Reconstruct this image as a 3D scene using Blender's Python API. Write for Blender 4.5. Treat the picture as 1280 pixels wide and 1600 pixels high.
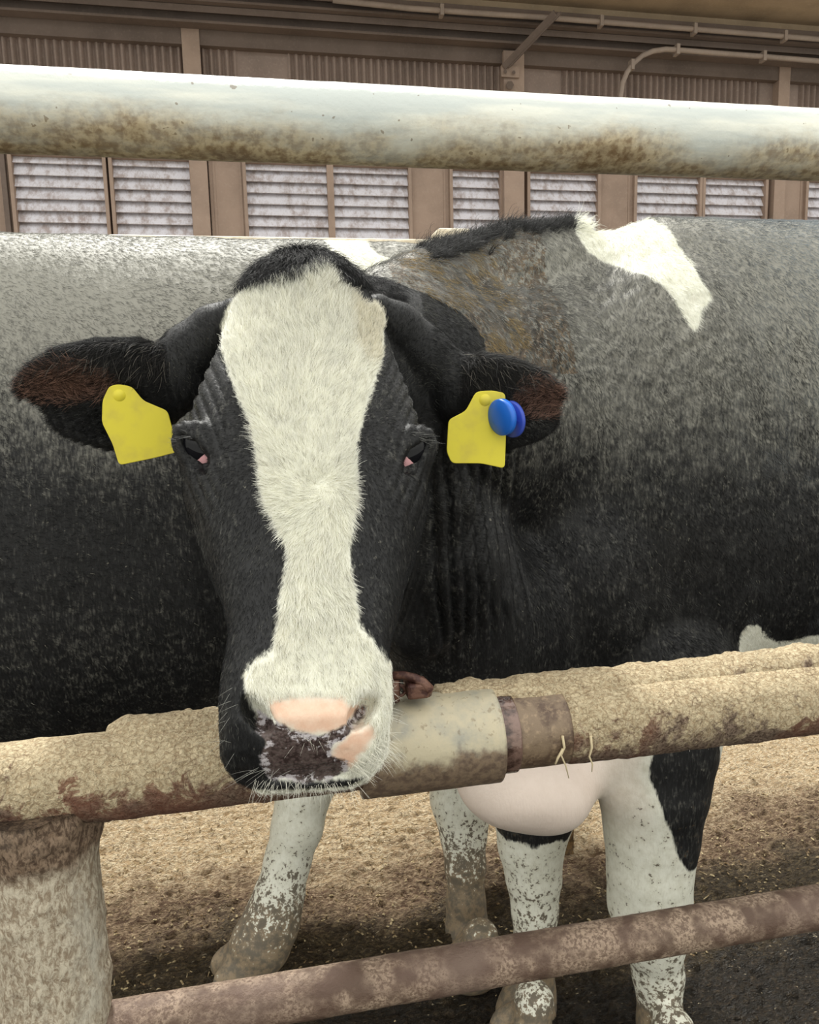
import bpy, bmesh, math, random
import numpy as np
from mathutils import Vector, Matrix
from mathutils.bvhtree import BVHTree

random.seed(7); RNG = np.random.default_rng(7)
for o in list(bpy.data.objects): bpy.data.objects.remove(o)
scene = bpy.context.scene
COL = scene.collection

# ------------------------------------------------------------------ camera
FOC = 1200.0; PP = np.array([640., 800.])
ax = np.array([6200., -330., FOC]); ax /= np.linalg.norm(ax)
dn = np.array([193., 8000., FOC]); dn -= ax * (dn @ ax); dn /= np.linalg.norm(dn)
upv = -dn; fy = np.cross(upv, ax)
CM = np.stack([ax, fy, upv], 1)            # world -> camera (x right, y down, z forward)
CAM = np.array([0., 0., 1.25])
def at(px, py, Y):
    r = CM.T @ np.array([px - PP[0], py - PP[1], FOC]); return CAM + r * (Y / r[1])
def on_ground(px, py, z=0.):
    r = CM.T @ np.array([px - PP[0], py - PP[1], FOC]); return CAM + r * ((z - CAM[2]) / r[2])
def ray(px, py):
    r = CM.T @ np.array([px - PP[0], py - PP[1], FOC]); return r / np.linalg.norm(r)
def cdepth(P): return float((CM @ (np.asarray(P) - CAM))[2])
def proj(P):
    c = (np.asarray(P) - CAM) @ CM.T
    return PP[0] + FOC * c[..., 0] / c[..., 2], PP[1] + FOC * c[..., 1] / c[..., 2]
cd = bpy.data.cameras.new('camera'); cam = bpy.data.objects.new('camera', cd); COL.objects.link(cam)
cd.sensor_fit = 'HORIZONTAL'; cd.sensor_width = 36.0; cd.lens = 36.0 * FOC / 1280.0
cd.clip_start = 0.02
Rm = Matrix([[CM[0][i], -CM[1][i], -CM[2][i]] for i in range(3)])
cam.matrix_world = Matrix.Translation(Vector(CAM)) @ Rm.to_4x4()
scene.camera = cam

# ------------------------------------------------------------------ light and exposure
scene.view_settings.view_transform = 'Standard'; scene.view_settings.look = 'None'
scene.view_settings.gamma = 1.0; scene.view_settings.use_curve_mapping = False
scene.view_settings.exposure = 0.43
SKY_STRENGTH = 1.42; SUN_STRENGTH = 3.3; SUN_ELEV = 56.0; SUN_AZ = 6.0; SUN_ANGLE = 5.0
world = bpy.data.worlds.new('overcast_sky'); scene.world = world; world.use_nodes = True
wn = world.node_tree.nodes; wl = world.node_tree.links
for n in list(wn): wn.remove(n)
_o = wn.new('ShaderNodeOutputWorld'); _b = wn.new('ShaderNodeBackground'); wl.new(_b.outputs[0], _o.inputs[0])
_t = wn.new('ShaderNodeTexCoord'); _s = wn.new('ShaderNodeSeparateXYZ'); wl.new(_t.outputs['Generated'], _s.inputs[0])
_r = wn.new('ShaderNodeValToRGB'); wl.new(_s.outputs['Z'], _r.inputs[0]); wl.new(_r.outputs[0], _b.inputs[0])
e = _r.color_ramp.elements
e[0].position = 0.0; e[0].color = (.52, .52, .47, 1); e[1].position = 1.0; e[1].color = (1.03, 1.02, .98, 1)
m_ = e.new(0.35); m_.color = (.86, .85, .79, 1)
_b.inputs[1].default_value = SKY_STRENGTH
sd = bpy.data.lights.new('sun', 'SUN'); sun = bpy.data.objects.new('sun', sd); COL.objects.link(sun)
sd.energy = SUN_STRENGTH; sd.angle = math.radians(SUN_ANGLE); sd.color = (1, .985, .93)
_e, _a = math.radians(SUN_ELEV), math.radians(SUN_AZ)
sdir = Vector((-math.sin(_a) * math.cos(_e), math.cos(_a) * math.cos(_e), math.sin(_e)))   # towards the sun
sun.rotation_euler = sdir.to_track_quat('Z', 'Y').to_euler()
scene.cycles.max_bounces = 12; scene.cycles.diffuse_bounces = 8; scene.cycles.glossy_bounces = 3
scene.cycles.transmission_bounces = 3; scene.cycles.transparent_max_bounces = 8
scene.cycles.use_denoising = True
scene.cycles_curves.shape = 'RIBBONS'; scene.cycles_curves.subdivisions = 2

# ------------------------------------------------------------------ helpers
def tag(o, label=None, cat=None, group=None, kind=None):
    if label: o['label'] = label
    if cat: o['category'] = cat
    if group: o['group'] = group
    if kind: o['kind'] = kind
    return o
def empty(name, loc=(0, 0, 0)):
    o = bpy.data.objects.new(name, None); COL.objects.link(o); o.location = loc
    o.empty_display_size = .1; return o
def link_mesh(name, V, F, mat=None, parent=None, smooth=True):
    me = bpy.data.meshes.new(name)
    V = np.asarray(V, np.float32)
    if parent is not None: V = V - np.array(parent_origin(parent), np.float32)
    if isinstance(F, np.ndarray) and F.ndim == 2:
        n, k = F.shape
        me.vertices.add(len(V)); me.vertices.foreach_set('co', V.ravel())
        me.loops.add(n * k); me.loops.foreach_set('vertex_index', F.ravel().astype(np.int32))
        me.polygons.add(n); me.polygons.foreach_set('loop_start', np.arange(0, n * k, k, dtype=np.int32))
        me.update(calc_edges=True); me.validate()
    else:
        me.from_pydata([tuple(map(float, v)) for v in V], [], [list(map(int, f)) for f in F]); me.update()
    if smooth: me.polygons.foreach_set('use_smooth', np.ones(len(me.polygons), bool))
    if mat: me.materials.append(mat)
    o = bpy.data.objects.new(name, me); COL.objects.link(o)
    if parent is not None: o.parent = parent
    return o
def parent_origin(p):
    t = Vector((0, 0, 0))
    while p is not None: t += p.location; p = p.parent
    return t
def set_attr(o, name, vals):
    a = o.data.attributes.new(name, 'FLOAT', 'POINT'); a.data.foreach_set('value', np.asarray(vals, np.float32))
class MB:
    def __init__(s): s.V = []; s.F = []
    def add(s, V, F):
        b = len(s.V); s.V += [tuple(map(float, v)) for v in V]; s.F += [[b + i for i in f] for f in F]
    def box(s, a, b):
        x0, y0, z0 = a; x1, y1, z1 = b
        s.add([(x0,y0,z0),(x1,y0,z0),(x1,y1,z0),(x0,y1,z0),(x0,y0,z1),(x1,y0,z1),(x1,y1,z1),(x0,y1,z1)],
              [(0,3,2,1),(4,5,6,7),(0,1,5,4),(1,2,6,5),(2,3,7,6),(3,0,4,7)])
    def beam(s, p, q, w, h):
        p, q = Vector(p), Vector(q); d = (q - p).normalized(); u = d.cross(Vector((0, 1, 0)))
        u.normalize(); v = d.cross(u)
        vs = [c + u * a * w / 2 + v * b * h / 2 for c in (p, q) for a, b in ((-1,-1),(1,-1),(1,1),(-1,1))]
        s.add(vs, [(0,1,2,3),(7,6,5,4),(0,4,5,1),(1,5,6,2),(2,6,7,3),(3,7,4,0)])
    def tube(s, pts, r, n=12, cap=True):
        V, F = tube(pts, r, n, cap); s.add(V, F)
    def build(s, name, mat, parent=None, smooth=False, bevel=0):
        o = link_mesh(name, s.V, s.F, mat, parent, smooth)
        if bevel:
            m = o.modifiers.new('bevel', 'BEVEL'); m.width = bevel; m.segments = 2; m.limit_method = 'ANGLE'
        return o
def tube(pts, r, n=12, cap=True):
    P = [Vector(p) for p in pts]; R = [r] * len(P) if not hasattr(r, '__len__') else r
    V = []; F = []; ref = Vector((0, 0, 1)); prev = None
    for i, p in enumerate(P):
        d = (P[min(i + 1, len(P) - 1)] - P[max(i - 1, 0)]).normalized()
        if prev is None:
            u = d.cross(ref if abs(d.dot(ref)) < .9 else Vector((1, 0, 0))).normalized()
        else:
            u = (prev - d * prev.dot(d)).normalized()
        prev = u; v = d.cross(u)
        for k in range(n):
            t = 2 * math.pi * k / n; V.append(p + (u * math.cos(t) + v * math.sin(t)) * R[i])
    for i in range(len(P) - 1):
        for k in range(n): F.append((i*n+k, i*n+(k+1)%n, (i+1)*n+(k+1)%n, (i+1)*n+k))
    if cap: F.append(tuple(range(n))[::-1]); F.append(tuple((len(P)-1)*n + k for k in range(n)))
    return V, F
def hashf(i, j, k, seed):
    h = (i * 73856093) ^ (j * 19349663) ^ (k * 83492791) ^ (seed * 2654435761 % 2147483647)
    h = (h ^ (h >> 13)) * 1274126177 & 0x7fffffff; h ^= h >> 15
    return (h & 0xffff) / 32767.5 - 1.0
def vnoise(P, scale, seed=0):
    Q = np.asarray(P, np.float64) * scale + 1000.; I = np.floor(Q).astype(np.int64); Fr = Q - I; Fr = Fr*Fr*(3-2*Fr)
    r = 0
    for a in (0, 1):
        for b in (0, 1):
            for c in (0, 1):
                w = (Fr[:,0] if a else 1-Fr[:,0]) * (Fr[:,1] if b else 1-Fr[:,1]) * (Fr[:,2] if c else 1-Fr[:,2])
                r = r + w * hashf(I[:,0]+a, I[:,1]+b, I[:,2]+c, seed)
    return r
def fbm(P, scale, oct=4, seed=0, gain=.5):
    r = 0; a = 1.; t = 0
    for i in range(oct): r = r + a * vnoise(P, scale * 2**i, seed + i); t += a; a *= gain
    return r / t
def sstep(a, b, x):
    t = np.clip((x - a) / (b - a), 0, 1); return t * t * (3 - 2 * t)

# ------------------------------------------------------------------ node helpers
class Mat:
    def __init__(s, name):
        s.m = bpy.data.materials.new(name); s.m.use_nodes = True; s.t = s.m.node_tree
        s.b = s.t.nodes['Principled BSDF']; s.coord = s.t.nodes.new('ShaderNodeTexCoord').outputs['Object']
        s.geo = s.t.nodes.new('ShaderNodeNewGeometry')
    def n(s, kind, **kw):
        x = s.t.nodes.new(kind)
        for k, v in kw.items(): setattr(x, k, v)
        return x
    def put(s, sock, v):
        if isinstance(v, bpy.types.NodeSocket): s.t.links.new(v, sock)
        elif isinstance(v, (tuple, list)) and len(v) == 3 and sock.type == 'RGBA': sock.default_value = (*v, 1)
        else: sock.default_value = v
    def mapping(s, scale=(1,1,1), vec=None):
        x = s.n('ShaderNodeMapping'); s.put(x.inputs[0], vec or s.coord); x.inputs['Scale'].default_value = scale; return x.outputs[0]
    def noise(s, scale, detail=4, rough=.55, vec=None, dist=0):
        x = s.n('ShaderNodeTexNoise'); x.inputs['Scale'].default_value = scale; x.inputs['Detail'].default_value = detail
        x.inputs['Roughness'].default_value = rough; x.inputs['Distortion'].default_value = dist
        s.put(x.inputs['Vector'], vec or s.coord); return x.outputs['Fac']
    def voronoi(s, scale, vec=None, feature='F1'):
        x = s.n('ShaderNodeTexVoronoi', feature=feature); x.inputs['Scale'].default_value = scale
        s.put(x.inputs['Vector'], vec or s.coord); return x.outputs['Distance']
    def ramp(s, fac, lo, hi):      # smooth step lo..hi to 0..1
        x = s.n('ShaderNodeMapRange', interpolation_type='SMOOTHSTEP'); s.put(x.inputs[0], fac)
        x.inputs[1].default_value = lo; x.inputs[2].default_value = hi; return x.outputs[0]
    def mix(s, fac, a, b, mode='MIX'):
        x = s.n('ShaderNodeMix', data_type='RGBA', blend_type=mode)
        s.put(x.inputs[0], fac); s.put(x.inputs[6], a); s.put(x.inputs[7], b); return x.outputs[2]
    def math(s, op, a, b=0., c=0.):
        x = s.n('ShaderNodeMath', operation=op); s.put(x.inputs[0], a); s.put(x.inputs[1], b); s.put(x.inputs[2], c); return x.outputs[0]
    def attr(s, name):
        x = s.n('ShaderNodeAttribute'); x.attribute_name = name; return x.outputs['Fac']
    def attrc(s, name):
        x = s.n('ShaderNodeAttribute'); x.attribute_name = name; return x.outputs['Color']
    def sep(s, v):
        x = s.n('ShaderNodeSeparateXYZ'); s.put(x.inputs[0], v); return x.outputs
    def bump(s, h, strength=.5, dist=.002, prev=None):
        x = s.n('ShaderNodeBump'); s.put(x.inputs['Height'], h); x.inputs['Strength'].default_value = strength
        x.inputs['Distance'].default_value = dist
        if prev is not None: s.put(x.inputs['Normal'], prev)
        s.t.links.new(x.outputs[0], s.b.inputs['Normal']); return x.outputs[0]
    def done(s, color=None, rough=None, metal=None, spec=None, sheen=None):
        for k, v in (('Base Color', color), ('Roughness', rough), ('Metallic', metal), ('Specular IOR Level', spec), ('Sheen Weight', sheen)):
            if v is not None: s.put(s.b.inputs[k], v)
        return s.m
def S(r, g, b):   # sRGB 0-255 -> linear
    f = lambda c: (c/255/12.92) if c/255 <= .04045 else ((c/255+.055)/1.055)**2.4
    return (f(r), f(g), f(b))

# ================================================================== BARN BEHIND
YW = 7.0
def painted(name, c, dust=(.5, .45, .38)):
    m = Mat(name); a = m.noise(3, 6, .6); b = m.noise(45, 4, .6)
    col = m.mix(m.ramp(a, .35, .7), c, tuple(x * .78 for x in c)); col = m.mix(m.math('MULTIPLY', m.ramp(b, .5, .75), .35), col, dust)
    m.bump(b, .25, .004); return m.done(col, .7, spec=.2)
M_brown = painted('brown_painted_steel', S(108, 95, 88), S(126, 113, 104))
M_post = painted('dusty_brown_post_paint', S(158, 138, 125), S(170, 154, 140))
M_corr = painted('brown_corrugated_sheet', S(142, 126, 118), S(166, 152, 142))
M_soffit = painted('tan_soffit', S(170, 150, 126), S(188, 172, 148))
M_conduit = painted('grey_conduit', S(150, 136, 126), S(168, 154, 142))

def wx(px, py=300): return at(px, py, YW)[0]
zc = at(640, 92, YW)[2]         # top of the corrugated strip
z2 = at(640, 70, YW)[2]; z1 = at(640, 44, YW)[2]; z0 = at(640, 21, YW)[2]
zbot = 2.35
# corrugated upper wall
X0, X1 = -4.5, 8.5
n = int((X1 - X0) / .0072); V = []; F = []
for i in range(n + 1):
    x = X0 + (X1 - X0) * i / n; ph = (x * 2 * math.pi / .064)
    flat = 0 if (x % 2.45) > .42 else 1
    y = YW + .06 + (0 if flat else .024 * math.sin(ph))
    V += [(x, y, 3.35), (x, y, zc + .02)]
for i in range(n): F.append((2*i, 2*i+2, 2*i+3, 2*i+1))
w_ = link_mesh('wall_back', V, F, M_corr); tag(w_, kind='structure')
# lower backing wall (tan panels between windows)
mb = MB(); mb.box((X0, YW + .10, 0), (X1, YW + .2, 3.40))
o = mb.build('wall_back_lower', M_post); tag(o, kind='structure')
# window band lintel
mb = MB(); mb.box((X0, YW - .01, 3.30), (X1, YW + .10, 3.38)); tag(mb.build('trim_1', M_brown), kind='structure')
# stacked eave channels
mb = MB(); mb.box((X0, YW - .02, zc), (X1, YW + .05, z2 + .02)); tag(mb.build('trim_2', M_brown), kind='structure')
def channel(name, za, zb, y):
    m = MB(); m.box((X0, y, za), (X1, y + .02, zb)); m.box((X0, y - .09, za), (X1, y, za + .018)); m.box((X0, y - .09, zb - .018), (X1, y, zb))
    m.box((X0, y - .092, zb - .05), (X1, y - .086, zb)); tag(m.build(name, M_brown), kind='structure')
channel('trim_3', z2, z1 - .005, YW - .06); channel('trim_4', z1, z0, YW - .12)
# soffit
mb = MB(); mb.box((X0, 5.9, z0 + .10), (X1, YW - .02, z0 + .16)); mb.box((X0, YW - .1, z0), (X1, YW + .2, z0 + .12))
tag(mb.build('ceiling', M_soffit), kind='structure')
# posts
def wpost(nm, pa, pb, ya, yb, yoff, mat, zlo=0.0, zhi=None):
    m = MB(); a = at(pa, ya, YW)[0]; b = at(pb, ya, YW)[0]
    m.box((a, YW - yoff, zlo), (b, YW + .12, zhi or z2 + .01)); return tag(m.build(nm, mat), kind='structure')
wpost('trim_5', 299, 326, 300, 0, .03, M_post); wpost('trim_6', 785, 816, 300, 0, .06, M_post, 0, z2 - .02)
wpost('trim_7', 1207, 1224, 300, 0, .03, M_post); wpost('trim_8', 4, 12, 300, 0, .01, M_brown, 0, 3.3)
for i, (a, b) in enumerate([(328, 384), (640, 703), (936, 992), (1226, 1262), (12, 19)]):
    m = MB(); xa, xb = wx(a), wx(b); m.box((xa, YW + .04, 2.3), (xb, YW + .12, 3.32))
    m.box((xa + .03, YW + .035, 2.3), (xa + .05, YW + .045, 3.32)); m.box((xb - .05, YW + .035, 2.3), (xb - .03, YW + .045, 3.32))
    tag(m.build('trim_%d' % (9 + i), M_post), kind='structure')
# louvred windows
ml = Mat('dusty_louver_glass'); nn = ml.noise(14, 6, .7, ml.mapping((1, 1, .35))); n3 = ml.noise(90, 3, .6, ml.mapping((1, 1, .12)))
lc = ml.mix(ml.ramp(nn, .42, .68), S(214, 212, 220), S(166, 154, 153)); lc = ml.mix(ml.math('MULTIPLY', ml.ramp(n3, .52, .8), .5), lc, S(150, 132, 124))
ml.bump(n3, .3, .004); M_louver = ml.done(lc, .55, spec=.3)
wins = [(22, 163), (178, 298), (386, 512), (522, 639), (708, 782), (829, 935), (996, 1094), (1103, 1197), (1264, 1392)]
for i, (a, b) in enumerate(wins):
    xa, xb = wx(a), wx(b); m = MB(); t = .028
    m.box((xa - t, YW + .0, 2.30), (xa, YW + .13, 3.32)); m.box((xb, YW + .0, 2.30), (xb + t, YW + .13, 3.32))
    m.box((xa, YW + .0, 3.25), (xb, YW + .13, 3.32)); m.box((xa, YW + .0, 2.30), (xb, YW + .13, 2.36))
    wf = m.build('window_%d' % (i + 1), M_post); tag(wf, kind='structure')
    s = MB(); z = 2.37
    while z < 3.24:
        s.add([(xa, YW + .03, z), (xb, YW + .03, z), (xb, YW + .09, z + .105), (xa, YW + .09, z + .105),
               (xa, YW + .036, z - .004), (xb, YW + .036, z - .004), (xb, YW + .096, z + .101), (xa, YW + .096, z + .101)],
              [(0,1,2,3),(7,6,5,4),(0,4,5,1),(2,6,7,3),(0,3,7,4),(1,5,6,2)])
        z += .092
    s.build('louvers', M_louver, wf)
# diagonal brace with gusset
br = empty('diagonal_brace', at(795, 108, YW - .1)); tag(br, 'diagonal brown steel brace from the bolted post up to the barn eave', 'brace')
mb = MB(); mb.beam(at(788, 104, YW - .1), at(868, 20, YW - .5), .05, .03); mb.beam(at(796, 104, YW - .1), at(876, 20, YW - .5), .02, .07); mb.build('strut', M_brown, br)
mb = MB(); a = at(783, 103, YW - .08); b = at(811, 122, YW - .08); mb.box((a[0], YW - .09, b[2]), (b[0], YW - .065, a[2])); mb.build('gusset_plate', M_post, br)
bl = tube([at(797, 133, YW - .12), at(797, 133, YW - .05)], .035, 6); link_mesh('bolt', *bl, M_brown, br, False)
bl = tube([at(790, 112, YW - .12), at(790, 112, YW - .05)], .015, 6); link_mesh('bolt', *bl, M_brown, br, False)
bl = tube([at(803, 113, YW - .12), at(803, 113, YW - .05)], .015, 6); link_mesh('bolt', *bl, M_brown, br, False)
# conduits
def conduit(pts, r, label, Y, clips):
    t = empty('conduit_pipe', at(*pts[0], Y)); tag(t, label, 'pipe', 'conduits on the barn eave')
    V, F = tube([at(*p, Y) for p in pts], r, 10); link_mesh('pipe', V, F, M_conduit, t)
    for c in clips:
        q = at(*c, Y); m = MB(); m.box((q[0] - .015, q[1] - r - .008, q[2] - r - .02), (q[0] + .015, q[1] + r + .02, q[2] + r + .02)); m.build('clip', M_conduit, t)
conduit([(520, 0), (640, 13), (760, 21.5), (846, 27), (1000, 39), (1140, 50), (1400, 71)], .022, 'straight grey conduit pipe running along the whole barn eave', YW - .3, [(690, 17), (939, 34), (1085, 46), (1226, 57)])
conduit([(968, 170), (970, 150), (973, 130), (980, 113), (990, 99), (1004, 87), (1020, 80), (1040, 77), (1070, 79), (1120, 83), (1200, 89), (1400, 105)], .022, 'grey conduit pipe that bends down the corrugated barn wall', YW - .25, [(987, 102), (1058, 78), (1193, 88.5)])

# ================================================================== GROUND
def ground():
    xs = np.concatenate([np.linspace(-4.5, -1.0, 30)[:-1], np.linspace(-1.0, 2.4, 760), np.linspace(2.4, 8.5, 40)[1:]])
    ys = np.concatenate([np.linspace(-1.5, 1.1, 30)[:-1], np.linspace(1.1, 2.8, 430), np.linspace(2.8, 7.2, 30)[1:]])
    gx, gy = np.meshgrid(xs, ys, indexing='ij'); P = np.stack([gx.ravel(), gy.ravel(), 0*gx.ravel()], 1)
    r = .012 * fbm(P * [1, 1.5, 1], 5, 4, 3) + .013 * fbm(P * [1, 2.4, 1], 26, 3, 9) + .010 * np.abs(fbm(P * [1, 2.0, 1], 60, 2, 19))
    P[:, 2] = r - .004
    nx, ny = len(xs), len(ys); I = np.arange(nx*ny).reshape(nx, ny)
    F = np.stack([I[:-1,:-1], I[1:,:-1], I[1:,1:], I[:-1,1:]], -1).reshape(-1, 4)
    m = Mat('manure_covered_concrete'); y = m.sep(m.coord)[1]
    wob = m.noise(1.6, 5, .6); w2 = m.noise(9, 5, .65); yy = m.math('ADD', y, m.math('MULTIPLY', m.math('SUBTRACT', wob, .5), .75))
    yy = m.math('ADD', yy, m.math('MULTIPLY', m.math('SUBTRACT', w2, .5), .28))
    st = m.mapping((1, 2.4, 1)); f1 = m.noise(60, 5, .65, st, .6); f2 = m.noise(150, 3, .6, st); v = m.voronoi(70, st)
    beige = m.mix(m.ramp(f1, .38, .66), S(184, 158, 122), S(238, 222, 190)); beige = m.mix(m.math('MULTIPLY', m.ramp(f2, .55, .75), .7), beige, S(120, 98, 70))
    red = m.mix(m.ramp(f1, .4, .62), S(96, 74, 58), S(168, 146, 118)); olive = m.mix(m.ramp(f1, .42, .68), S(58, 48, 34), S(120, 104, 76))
    dark = m.mix(m.ramp(f1, .45, .7), S(34, 29, 22), S(72, 60, 44))  # nearest band: cow shadow painted into the wet muck colour
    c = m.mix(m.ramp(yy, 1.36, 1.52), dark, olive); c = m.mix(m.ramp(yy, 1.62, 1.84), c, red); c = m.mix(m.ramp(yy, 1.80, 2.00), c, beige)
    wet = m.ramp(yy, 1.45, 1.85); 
    dv = m.n('ShaderNodeVectorMath', operation='ADD'); m.put(dv.inputs[0], st); nzc = m.n('ShaderNodeTexNoise'); nzc.inputs['Scale'].default_value = 14; m.put(nzc.inputs['Vector'], st)
    sc_ = m.n('ShaderNodeVectorMath', operation='SCALE'); m.put(sc_.inputs[0], nzc.outputs['Color']); sc_.inputs['Scale'].default_value = .12; m.put(dv.inputs[1], sc_.outputs[0])
    ck = m.voronoi(34, dv.outputs[0], 'DISTANCE_TO_EDGE'); ck2 = m.voronoi(80, dv.outputs[0], 'DISTANCE_TO_EDGE')
    crack = m.math('MULTIPLY', m.ramp(ck, .10, .0), m.ramp(f1, .42, .55)); crack = m.math('MAXIMUM', crack, m.math('MULTIPLY', m.ramp(ck2, .12, .0), m.math('MULTIPLY', m.ramp(f1, .5, .62), .7)))
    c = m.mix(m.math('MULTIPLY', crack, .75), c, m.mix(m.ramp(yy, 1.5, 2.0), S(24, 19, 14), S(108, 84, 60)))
    fl = m.math('MULTIPLY', m.ramp(m.noise(95, 2, .5, st), .66, .70), m.ramp(m.noise(12, 3, .6), .50, .62)); c = m.mix(m.math('MULTIPLY', fl, .8), c, S(198, 184, 156))
    b = m.bump(f1, .9, .016); b = m.bump(ck, .6, .010, b); m.bump(f2, .8, .006, b)
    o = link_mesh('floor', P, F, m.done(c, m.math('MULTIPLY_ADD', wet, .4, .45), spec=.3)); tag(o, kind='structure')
    return P, F
GP, GF = ground()
gb = BVHTree.FromPolygons([tuple(v) for v in GP[:].tolist()], GF.tolist())
def gheight(x, y):
    h = gb.ray_cast(Vector((x, y, 1)), Vector((0, 0, -1)))[0]; return h.z if h else 0
# litter: straw and crumbs
def litter():
    V = []; F = []
    for i in range(1800):
        x = random.uniform(-.6, 2.0); y = random.triangular(1.35, 2.6, 1.6); z = gheight(x, y)
        a = random.uniform(0, 6.3); L = random.uniform(.0012, .006) * (2 if random.random() < .04 else 1); w = random.uniform(.0008, .0028)
        h = random.uniform(.001, .004); d = np.array([math.cos(a), math.sin(a), random.uniform(-.15, .3)]) * L; u = np.array([-math.sin(a), math.cos(a), 0]) * w
        c = np.array([x, y, z + h]); b = len(V)
        V += [c-d-u, c+d-u, c+d+u, c-d+u, c + [0, 0, -h], c + d*.2 + [0, 0, w*1.2]]
        F += [(b, b+1, b+5), (b+1, b+2, b+5), (b+2, b+3, b+5), (b+3, b, b+5), (b+1, b, b+4), (b+2, b+1, b+4), (b+3, b+2, b+4), (b, b+3, b+4)]
    m = Mat('pale_straw_crumbs'); c = m.mix(m.ramp(m.noise(30, 2), .4, .6), S(176, 160, 124), S(120, 98, 68))
    o = link_mesh('straw_litter', np.array(V), F, m.done(c, .8), smooth=False); tag(o, 'pale straw crumbs scattered over the dirty barnyard floor', 'straw', kind='stuff')
litter()

# ================================================================== PIPE FENCE
YR = .78
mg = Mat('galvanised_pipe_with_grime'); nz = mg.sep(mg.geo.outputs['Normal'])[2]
g1 = mg.noise(18, 6, .65, mg.mapping((.5, 1, 1))); g2 = mg.noise(120, 4, .6); g3 = mg.noise(5, 4, .6)
lon = mg.noise(26, 4, .6, mg.mapping((.12, 1, 1)))
base = mg.mix(mg.ramp(lon, .4, .62), S(226, 226, 214), S(192, 198, 194))
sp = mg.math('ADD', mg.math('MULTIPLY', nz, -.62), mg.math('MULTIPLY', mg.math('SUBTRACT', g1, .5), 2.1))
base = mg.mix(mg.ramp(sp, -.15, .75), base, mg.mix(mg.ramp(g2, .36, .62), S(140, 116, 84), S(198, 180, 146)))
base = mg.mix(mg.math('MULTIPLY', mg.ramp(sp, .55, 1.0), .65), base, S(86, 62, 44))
base = mg.mix(mg.math('MULTIPLY', mg.ramp(mg.noise(120, 2, .5), .70, .73), .6), base, S(110, 88, 60))
bb = mg.bump(g2, .35, .002); M_galv = mg.done(base, .5, .15, .5)
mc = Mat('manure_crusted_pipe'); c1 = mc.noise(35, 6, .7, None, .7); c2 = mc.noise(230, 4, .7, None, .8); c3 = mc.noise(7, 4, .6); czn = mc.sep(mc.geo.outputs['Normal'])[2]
col = mc.mix(mc.ramp(c2, .36, .62), S(164, 144, 114), S(208, 192, 160)); col = mc.mix(mc.math('MULTIPLY', mc.ramp(mc.voronoi(140, mc.mapping((.6, 1, 1)), 'DISTANCE_TO_EDGE'), .09, 0.), mc.math('MULTIPLY', mc.ramp(c1, .45, .6), .55)), col, S(112, 88, 64))
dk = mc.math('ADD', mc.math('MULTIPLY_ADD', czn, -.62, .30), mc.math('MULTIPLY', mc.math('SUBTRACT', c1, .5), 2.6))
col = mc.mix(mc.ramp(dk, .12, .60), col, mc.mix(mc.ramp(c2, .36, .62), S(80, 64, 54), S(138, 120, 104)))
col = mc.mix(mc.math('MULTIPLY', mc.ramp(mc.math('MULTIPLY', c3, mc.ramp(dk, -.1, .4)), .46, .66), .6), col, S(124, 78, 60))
b_ = mc.bump(c1, .8, .008); mc.bump(c2, .9, .005, b_); M_crust = mc.done(col, .85, spec=.2)
mr = Mat('muddy_lower_pipe'); r1 = mr.noise(30, 5, .65); r2 = mr.noise(240, 4, .7); r3 = mr.noise(3.2, 3, .6)
col = mr.mix(mr.ramp(r2, .4, .6), S(108, 90, 76), S(168, 148, 128)); col = mr.mix(mr.ramp(r1, .44, .62), col, S(92, 74, 62))
col = mr.mix(mr.math('MULTIPLY', mr.ramp(r3, .42, .66), .75), col, S(92, 68, 60)); col = mr.mix(mr.math('MULTIPLY', mr.ramp(r3, .50, .66), .4), col, S(150, 136, 122))
b_ = mr.bump(r1, .5, .004); mr.bump(r2, .7, .002, b_); M_low = mr.done(col, .6, spec=.35)

fence = empty('pipe_fence', (0, YR, 0)); tag(fence, 'pipe fence in front of the cows, pale top rail and manure-crusted middle rail', 'fence')
def pipe(name, x0, x1, z, r, mat, amp=0., sc=30, lump=None, axis='x', xc=0, step=.004, n=72, y=YR, seed=1, cap=True):
    N = int((x1 - x0) / step) + 1; s = np.linspace(x0, x1, N); t = np.linspace(0, 2*np.pi, n, endpoint=False)
    Sg, Tg = np.meshgrid(s, t, indexing='ij'); Sg = Sg.ravel(); Tg = Tg.ravel()
    rr = np.full(Sg.shape, r)
    Q = np.stack([Sg, np.cos(Tg)*r, np.sin(Tg)*r], 1)
    if amp: rr = rr + amp * (fbm(Q, sc, 4, seed) * .6 + .8 * np.maximum(0, fbm(Q, sc*2.3, 3, seed+7)))
    if lump is not None: rr = rr + lump(Q, Tg)
    if axis == 'x': P = np.stack([Sg, y + np.cos(Tg)*rr, z + np.sin(Tg)*rr], 1)
    else: P = np.stack([xc + np.cos(Tg)*rr, y + np.sin(Tg)*rr, Sg], 1)
    I = np.arange(N*n).reshape(N, n); J = np.roll(I, -1, 1)
    F = np.stack([I[:-1], J[:-1], J[1:], I[1:]], -1).reshape(-1, 4)
    if axis == 'x': F = F[:, ::-1]
    F = F.tolist()
    if cap: F.append(list(map(int, I[0]))); F.append(list(map(int, I[-1][::-1])))
    o = link_mesh(name, P, F, mat, fence); return o
zt = 1.5095; zm = .8765; zl = .5925
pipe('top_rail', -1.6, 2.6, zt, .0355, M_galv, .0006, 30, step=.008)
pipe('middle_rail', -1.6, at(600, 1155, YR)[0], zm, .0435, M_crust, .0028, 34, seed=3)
xs_ = at(560, 1165, YR)[0]; xe_ = at(770, 1145, YR)[0]; xw = at(796, 1140, YR)[0]
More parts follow.
